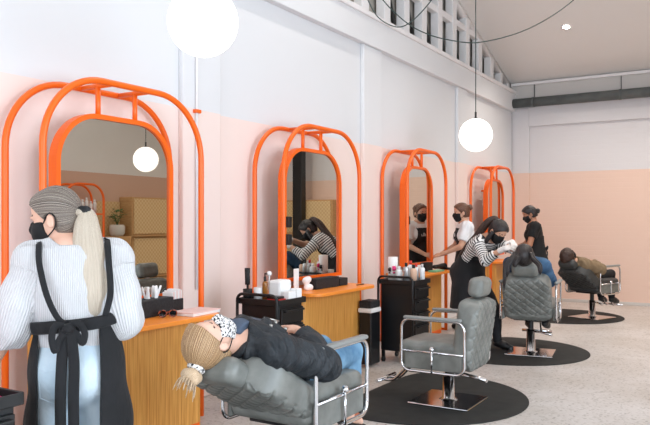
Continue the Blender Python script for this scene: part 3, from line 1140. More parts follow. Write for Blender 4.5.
def bottle(x, y, z, r, h, m_, capm, label, capr=.5, group='hair product bottles'):
    return cyl_item('product_bottle', x, y, z, [(0, 0), (r, 0), (r, h*.72), (r*.9, h*.78), (r*.42, h*.82), (0, h*.82)], m_, label, 'bottle', group,
                    (('bottle_cap', [(0, h), (r*capr, h), (r*capr, h*.80), (0, h*.80)], capm),))


def box_item(name, lo, hi, m_, label, cat, group=None, bev=.004, rz=0):
    lo, hi = Vector(lo), Vector(hi)
    c = Vector(((lo.x+hi.x)/2, (lo.y+hi.y)/2, lo.z))
    o = MB().box(lo-c, hi-c, bev).build(name, M[m_])
    o.location = c
    o.rotation_euler = (0, 0, rz)
    tag(o, label, cat, group)
    return o


# things on the trolley by the second station
z = TA
box_item('towel_stack', (.66, 4.50, z), (.78, 4.66, z+.17), 'paper', 'tall white stack of folded paper towels on the crowded trolley', 'towels', bev=.02)
cyl_item('white_tub', .60, 4.47, z, [(0, 0), (.045, 0), (.048, .11), (.04, .112), (0, .10)], 'whiteplastic', 'open white plastic tub beside the pump bottle', 'tub')
o = bottle(.66, 4.46, z, .022, .20, 'amber', 'black', 'amber bottle with a black pump on the crowded trolley', .45)
MB().tube([(0, 0, .2), (0, 0, .225), (.035, -.02, .222)], .005, seg=6).build('pump_spout', M['black'], o)
box_item('carton', (.72, 4.40, z), (.84, 4.49, z+.035), 'red', 'red carton under the black one on the crowded trolley', 'carton')
box_item('carton', (.72, 4.40, z+.0352), (.83, 4.48, z+.055), 'black', 'flat black carton stacked on the red one', 'carton')
box_item('paper_box', (.80, 4.50, z), (.86, 4.60, z+.085), 'paper', 'small white paper box at the drawer edge of the crowded trolley', 'box')
box_item('paper_box', (.79, 4.62, z), (.855, 4.69, z+.10), 'paper', 'upright white box behind the small paper box', 'box')
o = cyl_item('tool_cup', .52, 4.42, z, [(0, 0), (.035, 0), (.038, .10), (.034, .10), (.032, .01), (0, .01)], 'black', 'black cup holding a round brush on the crowded trolley', 'cup')
t = empty('round_brush', (.52, 4.42, z+.012), 0, 'black round hairbrush standing in the black cup', 'hairbrush')
MB().tube([(0, 0, 0), (-.01, .012, .12)], .009, seg=8).build('handle', M['black'], t)
MB().tube([(-.01, .012, .12), (-.022, .024, .25)], [.02, .022], seg=14).build('bristle_barrel', M['black_soft'], t)
t = empty('tint_brush', (.60, 4.60, z), 0, 'slim white round-topped tint brush standing behind the white tub', 'brush')
MB().tube([(0, 0, .012), (0, 0, .20)], .006, seg=8).build('stem', M['whiteplastic'], t)
MB().lathe([(0, .19), (.016, .196), (.022, .212), (.016, .228), (0, .234)], seg=16).build('brush_head', M['whiteplastic'], t)
MB().lathe([(0, 0), (.03, 0), (.026, .012), (0, .012)], seg=18).build('base', M['whiteplastic'], t)

# things on the trolley by the empty chair
z = TB
o = cyl_item('roll_carton', .70, 6.66, z, [(0, 0), (.052, 0), (.052, .26), (.048, .262), (0, .262)], 'paper', 'tall white paper roll with black and magenta print', 'roll')
b = MB()
for (a0, a1, z0, z1) in ((-1.9, -1.45, .11, .155), (-1.95, -1.6, .09, .105)):
    b.tube([(.0525*math.cos(a), .0525*math.sin(a), (z0+z1)/2) for a in np.linspace(a0, a1, 6)], (z1-z0)/2, seg=6, flat=((0, 0, 1), 1))
b.build('black_print', M['black'], o)
b = MB()
for (a0, a1, z0, z1) in ((-1.2, -.6, .12, .17), (-1.1, -.7, .09, .11)):
    b.tube([(.0525*math.cos(a), .0525*math.sin(a), (z0+z1)/2) for a in np.linspace(a0, a1, 6)], (z1-z0)/2, seg=6, flat=((0, 0, 1), 1))
b.build('magenta_print', M['magenta'], o)
bottle(.80, 6.60, z, .035, .17, 'whiteplastic', 'whiteplastic', 'white bottle with white cap beside the printed paper roll')
bottle(.86, 6.66, z, .03, .14, 'whiteplastic', 'black', 'short white bottle with a black cap on the bottle trolley')
bottle(.89, 6.58, z, .028, .21, 'silverplastic', 'black', 'silver bottle in front of the beige one')
bottle(.955, 6.62, z, .034, .19, 'beigeplastic', 'black', 'beige bottle with a black cap on the bottle trolley')
bottle(.93, 6.74, z, .028, .20, 'silverplastic', 'red', 'silver bottle with a red cap on the bottle trolley')
bottle(.98, 6.78, z, .028, .19, 'whiteplastic', 'silverplastic', 'white bottle with a silver cap at the drawer edge')
bottle(.84, 6.80, z, .03, .22, 'whiteplastic', 'red', 'white bottle with a red cap behind the beige one')
cyl_item('white_tub', .70, 6.80, z, [(0, 0), (.045, 0), (.047, .09), (.042, .092), (0, .08)], 'whiteplastic', 'open white tub behind the printed paper roll', 'tub')

# tray on the trolley at the blonde stylist's hip
box_item('pink_tray', (1.30, 1.20, TC), (1.66, 1.56, TC+.018), 'magenta', 'shallow pink tray on the trolley at the blonde stylist', 'tray')
box_item('paper_sheet', (1.38, 1.26, TC+.0182), (1.62, 1.50, TC+.022), 'pinkpaper', 'pale sheet lying in the pink tray', 'paper', bev=.001)

# things on the first counter
WZ = .8205
t = empty('tissue_box', (.47, 3.42, WZ), math.radians(8), 'black tissue box with white tissues pulled out, beside the blonde stylist', 'tissue box')
MB().box((-.07, -.17, 0), (.07, .17, .115), .006).build('box_body', M['black_soft'], t)
S = Sdf(.006)
for k in range(7):
    x, y = rng.uniform(-.03, .03), rng.uniform(-.07, .07)
    S.cone((x, y, .11), (x+rng.uniform(-.03, .03), y+rng.uniform(-.03, .03), .19), .016, .012, .012, flat=((math.cos(k), math.sin(k), 0), .4))
soft(S, 'tissue', M['paper'], t, it=1)
t = empty('foil_caddy', (.40, 3.70, WZ), math.radians(10), 'small black caddy full of pale folded strips next to the tissue box', 'caddy')
MB().box((-.055, -.065, 0), (.055, .065, .085), .006).build('caddy_body', M['black_soft'], t)
for k in range(9):
    y = -.052+.013*k
    MB().box((-.045+rng.uniform(-.004, .004), y-.004, .02), (.045, y+.004, .145+rng.uniform(-.01, .012)), .002).build('paper_strip', M['pinkpaper' if k % 3 == 1 else 'paper'], t)
t = empty('notebook', (.665, 3.655, WZ), math.radians(4), 'pale pink notebook lying on the orange counter near the sunglasses', 'notebook')
MB().box((-.095, -.15, 0), (.095, .15, .02), .004).build('page_block', M['paper'], t)
MB().box((-.10, -.155, .0202), (.10, .155, .0255), .002).build('cover', M['pinkpaper'], t)
# sunglasses
t = empty('sunglasses', (.645, 3.405, WZ), math.radians(58), 'folded tortoiseshell sunglasses in front of the tissue box', 'sunglasses')
for s in (-1, 1):
    rim = MB()
    rim.tube([(s*.034+.026*math.cos(a), 0, .028+.022*math.sin(a)) for a in np.linspace(0, 2*PI, 20)[:-1]], .0045, closed=True, seg=8)
    rm = rim.build('lens_rim', M['tortoise'], t)
    l_ = MB(); l_.tube([(s*.034, -.001, .028), (s*.034, .001, .028)], .023, seg=18); l_.build('lens', M['lens'], rm)
    MB().tube([(s*.06, .002, .034), (s*.062, .03, .032), (s*-.02, .045+.006*s, .012)], .0035, seg=6).build('temple', M['tortoise'], t)
MB().tube([(-.01, 0, .034), (0, 0, .038), (.01, 0, .034)], .004, seg=6).build('bridge', M['tortoise'], t)

# things on the second counter
for (lo, hi, lab) in (((.36, 5.52, WZ), (.47, 5.94, WZ+.10), 'long black storage box under the mirror with striped reflection'),
                      ((.36, 5.97, WZ), (.46, 6.13, WZ+.075), 'small black box next to the long storage box')):
    x = box_item('storage_box', lo, hi, 'black_soft', lab, 'box', 'black counter boxes', .006)
box_item('card_stand', (.335, 5.34, WZ), (.343, 5.42, WZ+.20), 'paper', 'white card standing against the second mirror', 'card', bev=.002)
S = Sdf(.007); S.cone((.42, 5.42, WZ+.09), (.42, 5.46, WZ+.10), .035, .03, .02); S.cone((.43, 5.42, WZ+.028), (.44, 5.46, WZ+.028), .03, .03, .02)
tag(soft(S, 'face_cloth', M['paper']), 'crumpled white cloth behind the long storage box', 'cloth')
tag(MB().box((.56, 6.12, WZ), (.575, 6.26, WZ+.008), .002).build('comb', M['black']), 'black comb lying on the second orange counter', 'comb')

# third counter
box_item('storage_box', (.28, 8.30, WZ), (.38, 8.50, WZ+.11), 'black_soft', 'black storage box behind the mint green card', 'box', 'black counter boxes', .006)
box_item('card_folder', (.45, 8.18, WZ), (.555, 8.46, WZ+.02), 'green', 'mint green card lying on the third orange counter', 'card', bev=.002)
t = empty('hair_dryer', (.43, 8.64, WZ+.047), math.radians(74), 'black hair dryer lying at the hand of the stylist with a bun', 'hair dryer')
MB().tube([(-.12, 0, 0), (-.06, 0, 0), (.03, 0, 0), (.08, 0, 0), (.1, 0, 0)], [.026, .028, .042, .044, .034], seg=18).build('barrel', M['black'], t)
MB().tube([(.05, 0, -.02), (.05, -.06, -.024), (.045, -.13, -.025)], [.02, .018, .017], seg=12).build('handle', M['black'], t)
MB().tube([(-.12, 0, 0), (-.15, 0, 0)], [.027, .018], seg=12, flat=((0, 1, 0), 1.4)).build('nozzle', M['black_soft'], t)
cyl_item('white_tub', .36, 8.1, WZ, [(0, 0), (.04, 0), (.042, .09), (.036, .092), (0, .08)], 'whiteplastic', 'white tub beside the black box on the third counter', 'tub')

# pedal bin beside the second counter
t = empty('pedal_bin', (.61, 6.31, 0), 0, 'slim black bin with a white liner edge between the counter and the bottle trolley', 'bin')
MB().box((-.07, -.10, .02), (.07, .10, .56), .012).build('bin_body', M['black_metal'], t)
MB().box((-.078, -.108, .54), (.078, .108, .585), .01).build('liner', M['paper'], t)
MB().box((-.07, -.10, .586), (.07, .10, .66), .012).build('lid', M['black_soft'], t)
MB().tube([(.03, -.10, .03), (.03, -.16, .02), (.08, -.17, .02)], .012, seg=8).build('pedal', M['chrome'], t)

# ================================================================== PENDANTS AND CABLES
GL = [(1.26, 3.05, 2.59), (1.06, 8.20, 2.50), (4.92, 8.1, 2.45), (4.38, 3.4, 2.55)]
GLAB = ['large glowing globe lamp hanging above the arch of the first mirror', 'glowing globe lamp on a long cord above the bun-haired stylist',
        'glowing globe lamp seen only as a reflection in the first mirror', 'glowing globe lamp over the other side of the salon']
for (x, y, z), lb in list(zip(GL, GLAB))[:3]:
    t = empty('globe_pendant', (x, y, z), 0, lb, 'pendant lamp', 'opal globe pendants')
    b = MB()
    b.lathe([(.2*math.sin(PI*k/24), -.2*math.cos(PI*k/24)) for k in range(25)], seg=40)
    b.build('globe', M['globe'], t)
    MB().lathe([(.026, .19), (.026, .205), (.012, .215), (.012, .28), (0, .28)], seg=18).build('cap', M['black'], t)
    MB().tube([(0, 0, .25), (0, 0, ceil_z(y)-z)], .006, seg=6).build('cord', M['cord'], t)


def px(u_, v_, d):
    a = math.atan(430/703)
    f = (-math.sin(a), math.cos(a)); r = (math.cos(a), math.sin(a))
    uu, vv = (u_-325)/703, (222-v_)/703
    return (3.94+(f[0]+r[0]*uu)*d, (f[1]+r[1]*uu)*d, 1.45+vv*d)


b = MB()
b.tube(crom([px(370, -24, 7.6), px(383, 0, 7.7), px(407, 23, 7.8), px(430, 35, 7.9), px(455, 41, 8.0), px(477, 42.5, 8.1), px(505, 37, 8.3), px(530, 28, 8.5), px(555, 14, 8.8), px(576, -2, 9.1), px(600, -24, 9.4)], 10), .0065, seg=6)
tag(b.build('draped_cable', M['cord']), 'thin dark cable swagging across the ceiling past the globe cord', 'cable')
b = MB()
b.tube(crom([px(362, -22, 7.3), px(368, 0, 7.3), px(379, 18, 7.3), px(397, 27, 7.3), px(412, 21, 7.4), px(430, 2, 7.5), px(440, -16, 7.5)], 10), .006, seg=6)
tag(b.build('draped_cable', M['cord']), 'thin dark cable looping below the high gable windows', 'cable')

# ================================================================== OPPOSITE SIDE (seen in the mirrors)
def rattan_cabinet(y, label):
    t = empty('rattan_cabinet', (6.90, y, 0), 0, label, 'cabinet', 'rattan fronted cabinets')
    MB().box((-.16, -.47, 0), (.19, .47, 1.93), .008).build('body', M['oak'], t)
    for k, (z0, z1) in enumerate(((.06, .36), (.42, 1.14), (1.22, 1.90))):
        d = MB().box((-.185, -.43, z0), (-.16, .43, z1), .004).build('door', M['rattan'], t)
        MB().box((-.23, -.47, z0-.045), (-.16, .47, z0-.015), .004).build('ledge', M['oak'], d)
    return t


for y, lb in ((9.99, 'rattan fronted cabinet beside the potted plant'), (10.95, 'rattan fronted cabinet past the potted plant'),
              (11.91, 'rattan fronted cabinet at the end of the row')):
    rattan_cabinet(y, lb)
for x, lb in ((5.72, 'rattan fronted cabinet behind the black column at the end wall'), (4.75, 'rattan fronted cabinet standing alone against the end wall')):
    c_ = rattan_cabinet(0, lb)
    c_.location = (x, YB-.25, 0)
    c_.rotation_euler = (0, 0, -PI/2+PI)
t = empty('plant_shelf', (6.88, 9.22, 0), 0, 'oak shelf unit holding the potted plant', 'shelf')
MB().box((-.15, -.28, 0), (.21, .28, 1.18), .008).build('body', M['oak'], t)
MB().box((.17, -.28, 1.18), (.21, .28, 1.84), .004).build('back_panel', M['rattan'], t)
t = empty('potted_plant', (6.86, 9.26, 1.181), 0, 'leafy green plant in a pale round pot on the oak shelf', 'plant')
MB().lathe([(0, 0), (.10, 0), (.14, .06), (.145, .18), (.12, .22), (.11, .22), (.11, .19), (0, .19)], seg=24).build('pot', M['pot'], t)
for k in range(5):
    a = k*1.3
    MB().tube([(0, 0, .19), (.04*math.cos(a), .04*math.sin(a), .33), (.11*math.cos(a), .11*math.sin(a), .42)], .006, seg=6).build('stem', M['leaf'], t)
b = MB()
for k in range(46):
    a, zz = rng.uniform(0, 2*PI), rng.uniform(.26, .50)
    r0 = rng.uniform(.02, .13)
    c0 = Vector((r0*math.cos(a), r0*math.sin(a), zz))
    d = Vector((math.cos(a+rng.uniform(-.8, .8)), math.sin(a+rng.uniform(-.8, .8)), rng.uniform(-.4, .6))).normalized()
    sdd = d.cross(Vector((0, 0, 1))).normalized()
    L = rng.uniform(.07, .11)
    nrm = sdd.cross(d)
    b.quad(c0, c0+d*L*.5+sdd*L*.28+nrm*.008, c0+d*L, c0+d*L*.5-sdd*L*.28+nrm*.008)
b.build('foliage', M['leaf'], t)
t = empty('bottle_rack', (6.84, 8.36, 0), 0, 'orange hooped rack of shelves with white bottles', 'rack')
for x in (-.16, .16):
    MB().tube([(x, p[1], p[2]) for p in hoop(0, -.42, .42, .28, 0, 2.12)], .022, seg=10).build('hoop', M['orange'], t)
for z in (.5, 1.05, 1.58):
    MB().box((-.17, -.42, z), (.17, .42, z+.025), .004).build('shelf', M['orange'], t)
for k in range(8):
    lab = 'white product bottle standing on the top shelf of the orange rack'
    bottle(6.80, 8.05+.09*k, 1.606, .033, .22+.03*(k % 3), 'whiteplastic', 'whiteplastic', lab, .5, 'white bottles on the orange rack')
MB_ = MB().box((4.92, 12.62, 0), (5.15, 12.80, 4.1), .01).build('steel_column', M['black'])
MB_['kind'] = 'structure'
MB_.name = 'column'


# ================================================================== PEOPLE
def nrm(v):
    v = V3(v)
    return v/np.linalg.norm(v)


def frame(fwd, up):
    """columns right, forward, up"""
    f = nrm(fwd)
    r = nrm(np.cross(f, V3(up)))
    return np.stack([r, f, np.cross(r, f)], 1)


class Person:
    def __init__(s, label, loc, rz, J, skin='skin', h=.0075, bust=.03):
        s.t = empty('person', loc, rz, label, 'person')
        s.J = J = {k: (V3(v) if not isinstance(v, (int, float)) else v) for k, v in J.items()}
        s.skin, s.h = skin, h
        s.T = frame(np.cross(J['neck']-J['pel'], J['shR']-J['shL'])*-1, J['neck']-J['pel'])
        # torso frame: right from shoulders, up along the spine
        up = nrm(J['neck']-J['pel']); r = nrm((J['shR']-J['shL'])-up*np.dot(J['shR']-J['shL'], up))
        s.T = np.stack([r, np.cross(up, r), up], 1)
        s.H = frame(J['hf'], J['hu'])
        s.hc = J['head']
        B = s.B = Sdf(h)
        fy = s.T[:, 1]
        P = lambda o, x, y, z: J[o]+s.T @ V3((x, y, z))
        s.P = P
        L = np.linalg.norm(J['neck']-J['pel'])
        w = J.get('wd', 1.0)
        mid = lambda k: J['pel']+(J['neck']-J['pel'])*k+s.T[:, 1]*J.get('bow', 0.0)*4*k*(1-k)
        B.cone(J['pel']+s.T @ V3((0, 0, -.03)), mid(.30), .155*w, .128*w, .04, 'torso', (fy, .72))
        B.cone(mid(.30), mid(.68), .128*w, .148*w, .04, 'torso', (fy, .72))
        B.cone(mid(.68), mid(.86), .148*w, .12*w, .04, 'torso', (fy, .70))
        for a in ('L', 'R'):
            B.cone(mid(.90), J['sh'+a], .072, .058, .05, 'torso')
            if bust:
                sx = -1 if a == 'L' else 1
                B.ell(mid(.66)+s.T @ V3((sx*.066, .072, 0)), (.062, .05, .062), s.T, .03, 'torso')
        B.ell(J['pel']+s.T @ V3((0, -.05, -.06)), (.15*w, .10, .11), s.T, .05, 'torso')
        B.cone(J['neck']+s.T @ V3((0, 0, -.02)), s.hc+s.H @ V3((0, -.02, -.06)), .055, .05, .03, 'neck')
        for a in ('L', 'R'):
            B.cone(J['sh'+a], J['el'+a], .052, .041, .03, 'armu'+a)
            B.cone(J['el'+a], J['wr'+a], .041, .027, .015, 'armf'+a)
            B.cone(J['hip'+a], J['kn'+a], .088*w, .056, .04, 'thigh'+a)
            k, n = J['kn'+a], J['an'+a]
            B.cone(k, k+(n-k)*.35, .054, .055, .02, 'calf'+a)
            B.cone(k+(n-k)*.35, n, .055, .036, .02, 'calf'+a)
            toe = J['toe'+a]
            hl = n-nrm(toe-n)*.03
            B.cone(n, n+(toe-n)*.55, .036, .034, .02, 'foot'+a)
            B.cone(n+(toe-n)*.45, toe, .034, .024, .02, 'foot'+a)
        s.head()

    def hp(s, x, y, z):
        return s.hc+s.H @ V3((x, y, z))

    def head(s):
        B, H = s.B, s.H
        B.ell(s.hp(0, -.012, .035), (.074, .092, .088), H, .02, 'head')
        B.ell(s.hp(0, .030, -.030), (.060, .060, .082), H, .03, 'head face')
        B.ell(s.hp(0, .062, -.095), (.026, .022, .020), H, .03, 'head face')
        B.ell(s.hp(0, .045, .05), (.056, .042, .05), H, .03, 'head')
        B.cone(s.hp(0, .086, .012), s.hp(0, .107, -.028), .008, .013, .012, 'head face')
        B.ell(s.hp(0, .086, -.062), (.024, .010, .010), H, .01, 'head face')
        for sx in (-1, 1):
            B.ell(s.hp(sx*.033, .078, .020), (.022, .012, .008), H, .01, 'head')
            B.ell(s.hp(sx*.031, .074, .004), (.013, .011, .008), H, .004, 'head')
            B.ell(s.hp(sx*.078, -.012, -.012), (.011, .020, .031), H, .006, 'head ear')
            B.ell(s.hp(sx*.087, -.008, -.010), (.006, .011, .019), H, .004, 'head', op='s')
            B.ell(s.hp(sx*.043, .056, -.03), (.022, .022, .022), H, .02, 'head face')

    def hand(s, side, d, n, curl=.35, tg='hand', scale=1.0, dst=None, spread=.04):
        B = dst if dst is not None else s.B
        w = s.J['wr'+side]
        d, n = nrm(d), V3(n)
        n = nrm(n-d*np.dot(n, d))
        lat = np.cross(d, n)*(1 if side == 'R' else -1)     # towards the thumb
        R = np.stack([lat, d, n], 1)
        k = scale
        B.ell(w+d*.048*k, (.040*k, .052*k, .015*k), R, .012, tg)
        for i, (o, L, r) in enumerate(((.030, .068, .0082), (.011, .077, .0085), (-.009, .071, .0082), (-.027, .055, .0073))):
            p = w+d*.088*k+lat*o*k
            dr = nrm(d+lat*spread*(1.5-i))
            for j, q in enumerate((.45, .32, .23)):
                c = curl*(.7+.15*i)
                dr = nrm(dr*math.cos(c)+n*math.sin(c))
                e = p+dr*L*q*k
                B.cone(p, e, r*k*(1-.08*j), r*k*(.92-.08*j), .003, tg)
                p = e
        p = w+d*.025*k+lat*.030*k
        dr = nrm(d*.6+lat*.8+n*.3)
        for j, q in enumerate((.038, .030, .024)):
            e = p+dr*q*k
            B.cone(p, e, .0115*k-.001*j, .0105*k-.001*j, .006, tg)
            p = e
            dr = nrm(dr*.85+d*.5+n*.15)

    def loc(s, V):
        return (V-s.hc) @ s.H

    def build_body(s, extra=()):
        eyes = [s.hp(sx*.031, .083, .004) for sx in (-1, 1)]
        brow = [(s.hp(sx*.020, .086, .026), s.hp(sx*.046, .072, .026)) for sx in (-1, 1)]

        def near_seg(F, a, b, r):
            ba = b-a
            t = np.clip(((F-a) @ ba)/(ba @ ba), 0, 1)
            return np.linalg.norm(F-a-t[:, None]*ba, axis=1) < r
        z = [(lambda F: np.min([np.linalg.norm((F-e) @ s.H*np.array([.8, 1, 2.2]), axis=1) for e in eyes], 0) < .011, 1),
             (lambda F: near_seg(F, *brow[0], .007) | near_seg(F, *brow[1], .007), 2),
             (lambda F: np.linalg.norm((F-s.hp(0, .092, -.062)) @ s.H*np.array([.5, 1, 1.3]), axis=1) < .013, 3)]
        o = soft(s.B, 'body', [M[s.skin], M['eye'], M['brow'], M['lip']], s.t, zones=z)
        return o

    # ---- garments
    def axial(s, sdf):
        cones = [q for q in sdf.p if q['t'] == 'cone']

        def fn(V):
            best = np.full(len(V), 9.0); val = np.zeros(len(V))
            X, Y, Z = V.T
            for q in cones:
                d = Sdf.ev(q, X, Y, Z)
                ba = q['b']-q['a']; L = np.linalg.norm(ba)+1e-9
                c = (V-q['a']) @ (ba/L)
                if q['tag'].startswith('torso'):
                    c = (V-s.J['pel']) @ s.T[:, 2]
                m = d < best
                val = np.where(m, c, val); best = np.where(m, d, best)
            return val+5
        return fn

    def rib(s):
        """coordinate around torso and arms for knit ribs"""
        def fn(V):
            best = np.full(len(V), 9.0); val = np.zeros(len(V))
            X, Y, Z = V.T
            for q in s.B.p:
                if q['t'] != 'cone' or not (q['tag'].startswith('arm') or q['tag'].startswith('torso')):
                    continue
                d = Sdf.ev(q, X, Y, Z)
                ba = nrm(q['b']-q['a'])
                if q['tag'].startswith('torso'):
                    c = ((V-s.J['pel']) @ s.T[:, 0])*860
                else:
                    u = nrm(np.cross(ba, (0.3, .2, 1))); v = np.cross(ba, u)
                    c = np.arctan2((V-q['a']) @ v, (V-q['a']) @ u)*44
                m = d < best
                val = np.where(m, c, val); best = np.where(m, d, best)
            return val
        return fn

    def tl(s, X, Y, Z, o='pel'):
        """grid -> torso frame"""
        c = s.J[o]
        px, py, pz = X-c[0], Y-c[1], Z-c[2]
        T = s.T
        return [px*T[0, i]+py*T[1, i]+pz*T[2, i] for i in range(3)]

    def hl(s, X, Y, Z):
        px, py, pz = X-s.hc[0], Y-s.hc[1], Z-s.hc[2]
        T = s.H
        return [px*T[0, i]+py*T[1, i]+pz*T[2, i] for i in range(3)]

    def cut_at(s, a, b, t):
        """clip keeping the near side of a plane across segment a-b at fraction t, but only around that limb"""
        a, b = V3(a), V3(b)
        d = nrm(b-a); c = a+(b-a)*t

        def fn(X, Y, Z):
            e = (X-c[0])*d[0]+(Y-c[1])*d[1]+(Z-c[2])*d[2]
            vx, vy, vz = (X-c[0])-e*d[0], (Y-c[1])-e*d[1], (Z-c[2])-e*d[2]
            r = np.sqrt(vx*vx+vy*vy+vz*vz)
            return np.where(r < .12, e, -1)
        return fn

    def top(s, name, m_, grow=.012, sleeve=.95, fore=True, hem=-.06, neckz=.0, folds=.004, extra=None, attrs=None, arm_grow=None, h=None):
        J = s.J
        G = Sdf(h or s.h)
        G.take(s.B, ['torso'], grow)
        tags = ['armu']+(['armf'] if fore else [])
        G.take(s.B, tags, arm_grow or grow, .03)
        if extra:
            extra(G)
        G.clip(lambda X, Y, Z: hem-s.tl(X, Y, Z)[2])
        Ln = np.linalg.norm(J['neck']-J['pel'])
        G.clip(lambda X, Y, Z: s.tl(X, Y, Z)[2]-(Ln+neckz+.07*np.clip((np.abs(s.tl(X, Y, Z)[0])-.055)/.08, 0, 1)))
        for a in ('L', 'R'):
            if fore:
                G.clip(s.cut_at(J['el'+a], J['wr'+a], sleeve))
            else:
                G.clip(s.cut_at(J['sh'+a], J['el'+a], sleeve))
        if folds:
            G.disp.append(lambda X, Y, Z: folds*np.sin(31*X+17*Z+9*np.sin(13*Y))*np.sin(23*Z-11*X+7*Y))
        return soft(G, name, m_, s.t, attrs=(attrs(G) if attrs else None))

    def trousers(s, m_, grow=.010, name='trousers', end=.97, top_z=.10):
        G = Sdf(s.h)
        J = s.J
        G.take(s.B, ['thigh', 'calf'], grow)
        for q in s.B.p:
            if q['tag'] == 'torso' and (q['t'] == 'cone' and np.allclose(q['a'], J['pel']+s.T @ V3((0, 0, -.03))) or q['t'] == 'ell' and q['r'][0] > .1):
                G.p.append(dict(q, **({'ra': q['ra']+grow*.8, 'rb': q['rb']+grow*.8} if q['t'] == 'cone' else {'r': q['r']+grow*.8})))
        G.clip(lambda X, Y, Z: s.tl(X, Y, Z)[2]-top_z)
        for a in ('L', 'R'):
            G.clip(s.cut_at(J['kn'+a], J['an'+a], end))
        G.disp.append(lambda X, Y, Z: .003*np.sin(37*Z+11*X)*np.sin(19*X+8*Y))
        return soft(G, name, m_, s.t)

    def shoes(s, m_, grow=.008, name='shoe'):
        for a in ('L', 'R'):
            G = Sdf(.007)
            G.take(s.B, ['foot'+a], grow)
            n, toe = s.J['an'+a], s.J['toe'+a]
            G.cone(n+(n-toe)*.18+(0, 0, -.02), toe+V3((0, 0, -.012)), .03, .026, .01)
            soft(G, name, m_, s.t)

    def mask(s, m_='mask', loops=True):
        G = Sdf(.005)
        G.take(s.B, ['head face'], .007, .02)
        G.ell(s.hp(0, .05, -.055), (.058, .056, .05), s.H, .03)

        def c(X, Y, Z):
            x, y, z = s.hl(X, Y, Z)
            return np.maximum(np.maximum(z+.004-.010*np.exp(-(x/.02)**2), .028-y-.35*np.maximum(0, -z-.05)), -.118-z)
        G.clip(c)
        o = soft(G, 'face_mask', M[m_], s.t)
        if loops:
            for sx in (-1, 1):
                b = MB()
                b.tube(crom([s.hp(sx*.060, .036, -.022), s.hp(sx*.079, .0, .012), s.hp(sx*.084, -.02, .022), s.hp(sx*.084, -.036, .0),
                             s.hp(sx*.080, -.026, -.04), s.hp(sx*.058, .03, -.075)], 4), .0028, seg=6)
                b.build('ear_loop', M['mask'], o)
        return o

    def hair(s, m_, vol=.014, line=.022, root=(0, -.10, .03), extra=None, ear=True, name='hair', low=-.07, it=1):
        G = Sdf(.006)
        G.ell(s.hp(0, -.012, .035), V3((.074, .092, .088))+vol, s.H, .02, 'cap')
        G.ell(s.hp(0, .045, .05), V3((.056, .042, .05))+vol*.8, s.H, .03, 'cap')
        G.ell(s.hp(0, -.045, -.03), V3((.058, .055, .06))+vol*.6, s.H, .03, 'cap')

        def c(X, Y, Z):
            x, y, z = s.hl(X, Y, Z)
            face = y*.86-z*.62-line+.25*np.maximum(0, np.abs(x)-.05)
            return np.maximum(face, low-z)
        G.clip(c)
        if ear:
            for sx in (-1, 1):
                def ce(X, Y, Z, sx=sx):
                    x, y, z = s.hl(X, Y, Z)
                    return .030-np.sqrt((x-sx*.088)**2*.6+(y+.006)**2+((z+.018)*.8)**2)
                G.clip(ce)
        rp = V3(root); d = nrm(rp-V3((0, .03, .02)))
        u = nrm(np.cross(d, (.01, 0, 1))); v = np.cross(d, u)

        def strand(V):
            q = s.loc(V)-V3((0, .03, .02))
            return np.arctan2(q @ u, q @ v)

        def groove(X, Y, Z):
            x, y, z = s.hl(X, Y, Z)
            q = [x, y-.03, z-.02]
            a = np.arctan2(q[0]*u[0]+q[1]*u[1]+q[2]*u[2], q[0]*v[0]+q[1]*v[1]+q[2]*v[2])
            return .0012*np.sin(a*34)+.001*np.sin(a*71+1)
        G.disp.append(groove)
        if extra:
            extra(G)
        return soft(G, name, M[m_], s.t, attrs={'strand': strand}, it=it)

    def lock(s, m_, pts, rs, flat=None, name='ponytail', parent=None, n=9, jitter=.012):
        """a tail of hair made of several tapering strands around one centre line"""
        path = crom(pts, 6)
        k = len(path)
        rad = np.interp(np.linspace(0, 1, k), np.linspace(0, 1, len(rs)), rs)
        b = MB()
        vals = []
        for j in range(n):
            a = 2*PI*j/n
            w_ = .62 if j else 0
            ph = rng.uniform(0, 6)
            pp = []
            for i, p in enumerate(path):
                T_ = (path[min(i+1, k-1)]-path[max(i-1, 0)]).normalized()
                u = T_.cross(Vector((.3, .8, .52))).normalized(); v = T_.cross(u)
                if flat is not None:
                    u = Vector(flat[0]); u = (u-T_*u.dot(T_)).normalized(); v = T_.cross(u)
                wob = jitter*math.sin(ph+i*.25)
                pp.append(p+(u*math.cos(a)*(flat[1] if flat else 1)+v*math.sin(a))*(rad[i]*w_+wob*rad[i]*6))
            rr = [max(.002, rad[i]*(.60 if j else .75)*(1 if i < k-3 else (.75, .45, .12)[i-k+3])) for i in range(k)]
            b.tube(pp, rr, seg=10)
            vals += [j*1.7+.35*q_ for i in range(k) for q_ in range(10)]
        o = b.build(name, M[m_], parent or s.t, smooth=True)
        at = o.data.attributes.new('strand', 'FLOAT', 'POINT')
        if len(vals) == len(o.data.vertices):
            at.data.foreach_set('value', np.array(vals, np.float32))
        return o

    def strap(s, pts, wdt, name='apron_strap', m_='apron', parent=None, nrmv=None, n=8):
        b = MB()
        b.tube(crom(pts, n), wdt, seg=8, flat=((nrmv if nrmv is not None else s.T[:, 1]), .22))
        return b.build(name, M[m_], parent or s.t, smooth=True)

